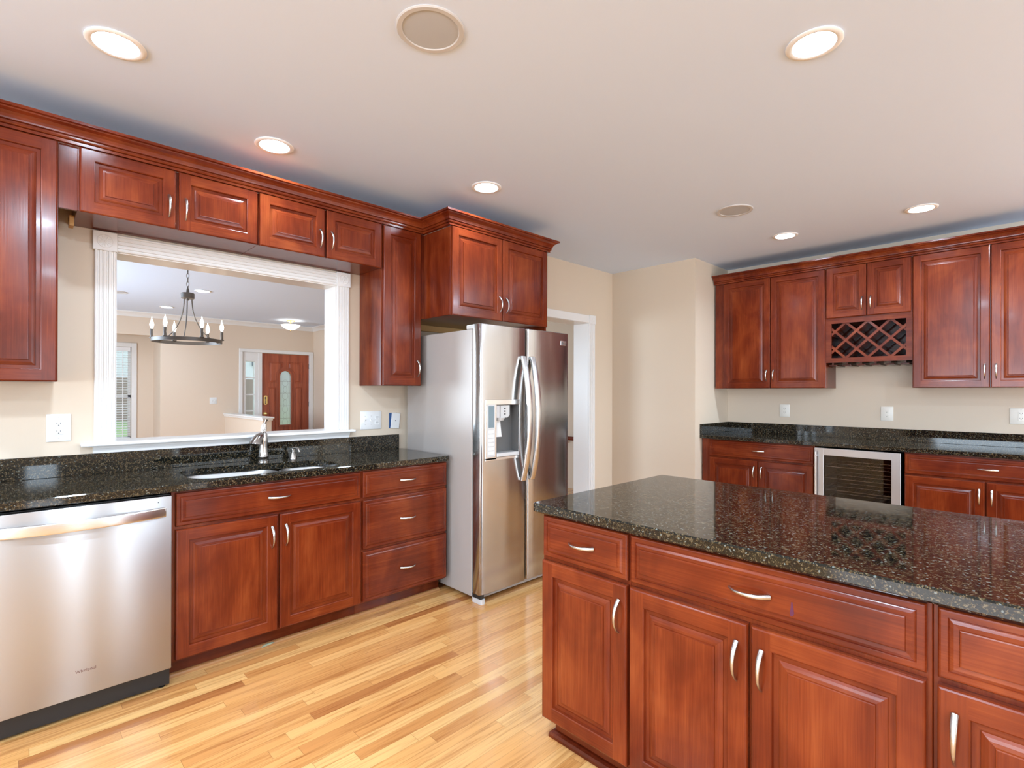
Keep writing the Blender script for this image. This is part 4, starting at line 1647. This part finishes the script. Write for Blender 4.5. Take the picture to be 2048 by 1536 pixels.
# ------------------------------------------------------------------ ceiling fittings
def downlight(x, y, label, group):
    t = thing('downlight', label, 'ceiling light', (x, y, H), 0, group)
    bm = BM()
    add_lathe(bm, [(0.0965, -0.0005), (0.0965, -0.004), (0.093, -0.007), (0.080, -0.0085), (0.0735, -0.006), (0.0735, 0.002)], (0, 0, 0), 40, cap=(False, False))
    part('trim_ring', bm, M['can'], t, 40, local=True)
    bm = BM()
    add_lathe(bm, [(0.0735, 0.0), (0.0700, 0.020), (0.0640, 0.040), (0.0560, 0.041)], (0, 0, 0), 40, cap=(False, False))
    part('baffle', bm, M['can'], t, 40, local=True)
    bm = BM()
    add_lathe(bm, [(0.0565, 0.0385), (0.040, 0.0365), (0.020, 0.0355), (0.002, 0.035)], (0, 0, 0), 32, cap=(False, True))
    add_lathe(bm, [(0.0565, 0.0385), (0.0565, 0.044)], (0, 0, 0), 32, cap=(False, True))
    part('lamp_lens', bm, M['lens'], t, 40, local=True)


GD = 'recessed ceiling downlights'
for (x, y), lb in zip(DL, ('large recessed downlight over the floor in front of the dishwasher', 'recessed downlight in the ceiling above the island counter',
                           'recessed downlight close to the crown of the short cabinets', 'recessed downlight in front of the cabinet above the refrigerator',
                           'recessed downlight in front of the bar cabinet beyond the wine rack', 'recessed downlight in front of the bar cabinet next to the wall corner')):
    downlight(x, y, lb, GD)
for (x, y), lb in zip(DL_FAR, ('recessed downlight in the front room ceiling beside the chandelier hub', 'recessed downlight in the front room ceiling near its crown moulding')):
    downlight(x, y, lb, GD)


def speaker(x, y, label):
    t = thing('ceiling_speaker', label, 'speaker', (x, y, H), 0, 'round ceiling speakers')
    bm = BM()
    add_lathe(bm, [(0.124, 0.0), (0.124, -0.003), (0.120, -0.0065), (0.104, -0.0065), (0.1015, -0.004), (0.1015, 0.0)], (0, 0, 0), 44, cap=(False, False))
    part('rim', bm, M['spk_ring'], t, 40, local=True)
    bm = BM()
    add_lathe(bm, [(0.1013, -0.001), (0.1013, -0.003), (0.06, -0.004), (0.001, -0.0045)], (0, 0, 0), 44, cap=(True, True))
    part('grille', bm, M['grille'], t, 40, local=True)


speaker(1.092, 1.556, 'round ceiling speaker between the island and the sink run')
speaker(3.752, 1.554, 'round ceiling speaker in front of the bar cabinets')
speaker(1.000, 8.594, 'round ceiling speaker in the front room beyond the pass-through')

# chandelier
CXh, CYh, CZ = 1.165, 5.50, 1.797
t = thing('chandelier', 'round iron ring chandelier with six lit candle bulbs', 'chandelier', (CXh, CYh, CZ))
RR = 0.275
bm = BM()
for r0, r1 in ((RR - 0.004, RR + 0.004),):
    n = 56
    prof = [(r0, -0.016), (r1, -0.016), (r1, 0.016), (r0, 0.016)]
    rings = [[V(bm, (CXh + p[0] * math.cos(2 * PI * k / n), CYh + p[0] * math.sin(2 * PI * k / n), CZ + p[1])) for p in prof] for k in range(n)]
    for k in range(n):
        a, b = rings[k], rings[(k + 1) % n]
        for q in range(4):
            bm.faces.new((a[q], a[(q + 1) % 4], b[(q + 1) % 4], b[q]))
part('ring', bm, M['iron'], t, 40)
Tv = -Vector((CXh, CYh, 0)).normalized()
Rv = Vector((-Tv.y, Tv.x, 0))
for k in range(6):
    a = math.radians(7 + 60 * k)
    p = Rv * (RR * math.cos(a)) + Tv * (RR * math.sin(a))
    x, y = CXh + p.x, CYh + p.y
    bm = BM()
    add_lathe(bm, [(0.012, 0.0), (0.020, 0.004), (0.020, 0.010), (0.0125, 0.012), (0.0125, 0.085), (0.010, 0.088)], (x, y, CZ + 0.012), 16)
    cs = part('candle_sleeve', bm, M['iron'], t, 40)
    bm = BM()
    add_lathe(bm, [(0.007, 0.0), (0.0135, 0.018), (0.0165, 0.034), (0.0135, 0.054), (0.007, 0.074), (0.0022, 0.092), (0.0008, 0.104)], (x, y, CZ + 0.100), 16)
    part('candle_bulb', bm, M['flame'], cs, 60)
ZH = 2.215
bm = BM()
add_lathe(bm, [(0.010, -0.045), (0.012, -0.03), (0.050, -0.028), (0.054, -0.024), (0.054, 0.02), (0.050, 0.024), (0.014, 0.026), (0.012, 0.05), (0.006, 0.07), (0.006, 0.085)], (CXh, CYh, ZH), 24)
part('hub', bm, M['iron'], t, 40)
for k in range(3):
    a = math.radians(97 + 120 * k)
    p = Rv * math.cos(a) + Tv * math.sin(a)
    pts = []
    for i in range(15):
        u = i / 14
        r = 0.036 + (RR - 0.036) * (u ** 2.2)
        z = ZH - 0.03 + (CZ - ZH + 0.03) * (1 - (1 - u) ** 1.25)
        pts.append((CXh + p.x * r, CYh + p.y * r, z))
    bm = BM()
    add_tube(bm, pts, 0.0052, 8)
    part('arm', bm, M['iron'], t, 60)
bm = BM()
z = ZH + 0.085
k = 0
while z < H - 0.045:
    ax = Vector((1, 0, 0)) if k % 2 == 0 else Vector((0, 1, 0))
    add_tube(bm, [(CXh + ax.x * 0.010 * math.cos(q), CYh + ax.y * 0.010 * math.cos(q), z + 0.022 + 0.023 * math.sin(q)) for q in [2 * PI * i / 14 for i in range(14)]], 0.0026, 6, closed=True)
    z += 0.038
    k += 1
part('chain', bm, M['iron'], t, 60)
bm = BM()
add_lathe(bm, [(0.008, -0.05), (0.012, -0.035), (0.055, -0.028), (0.062, -0.01), (0.062, 0)], (CXh, CYh, H), 24)
part('ceiling_canopy', bm, M['iron'], t, 40)

t = thing('flush_ceiling_light', 'alabaster bowl ceiling light in front of the front door', 'ceiling light', (3.72, 9.75, H))
bm = BM()
add_lathe(bm, [(0.075, 0.0), (0.075, -0.018), (0.03, -0.03), (0.012, -0.04), (0.008, -0.10), (0.008, -0.19)], (3.72, 9.75, H), 24, cap=(True, True))
part('canopy_stem', bm, M['brass'], t, 40)
bm = BM()
prof = [(0.168, -0.085), (0.162, -0.098), (0.135, -0.125), (0.09, -0.155), (0.045, -0.172), (0.012, -0.178), (0.012, -0.172), (0.044, -0.166), (0.088, -0.149), (0.131, -0.120), (0.157, -0.095), (0.163, -0.084)]
add_lathe(bm, prof, (3.72, 9.75, H), 32, cap=(False, False))
part('glass_bowl', bm, M['alabaster'], t, 50)
bm = BM()
add_lathe(bm, [(0.003, -0.205), (0.010, -0.196), (0.010, -0.186), (0.018, -0.180), (0.012, -0.174)], (3.72, 9.75, H), 16)
part('finial', bm, M['brass'], t, 50)

# handrail seen through the doorway
t = thing('handrail', 'short brown wooden handrail on the wall beyond the doorway', 'handrail', (5.49, 5.0, 0.70))
bm = BM()
add_tube(bm, [(5.485, 4.40, 0.697), (5.485, 5.1, 0.697), (5.485, 6.2, 0.697)], (0.028, 0.022), 12)
part('rail', bm, M['wood_h'], t, 50)
for y in (4.6, 5.9):
    bm = BM()
    add_tube(bm, [(5.55, y, 0.64), (5.50, y, 0.64), (5.486, y, 0.66), (5.486, y, 0.68)], 0.007, 8)
    part('bracket', bm, M['brass'], t, 50)
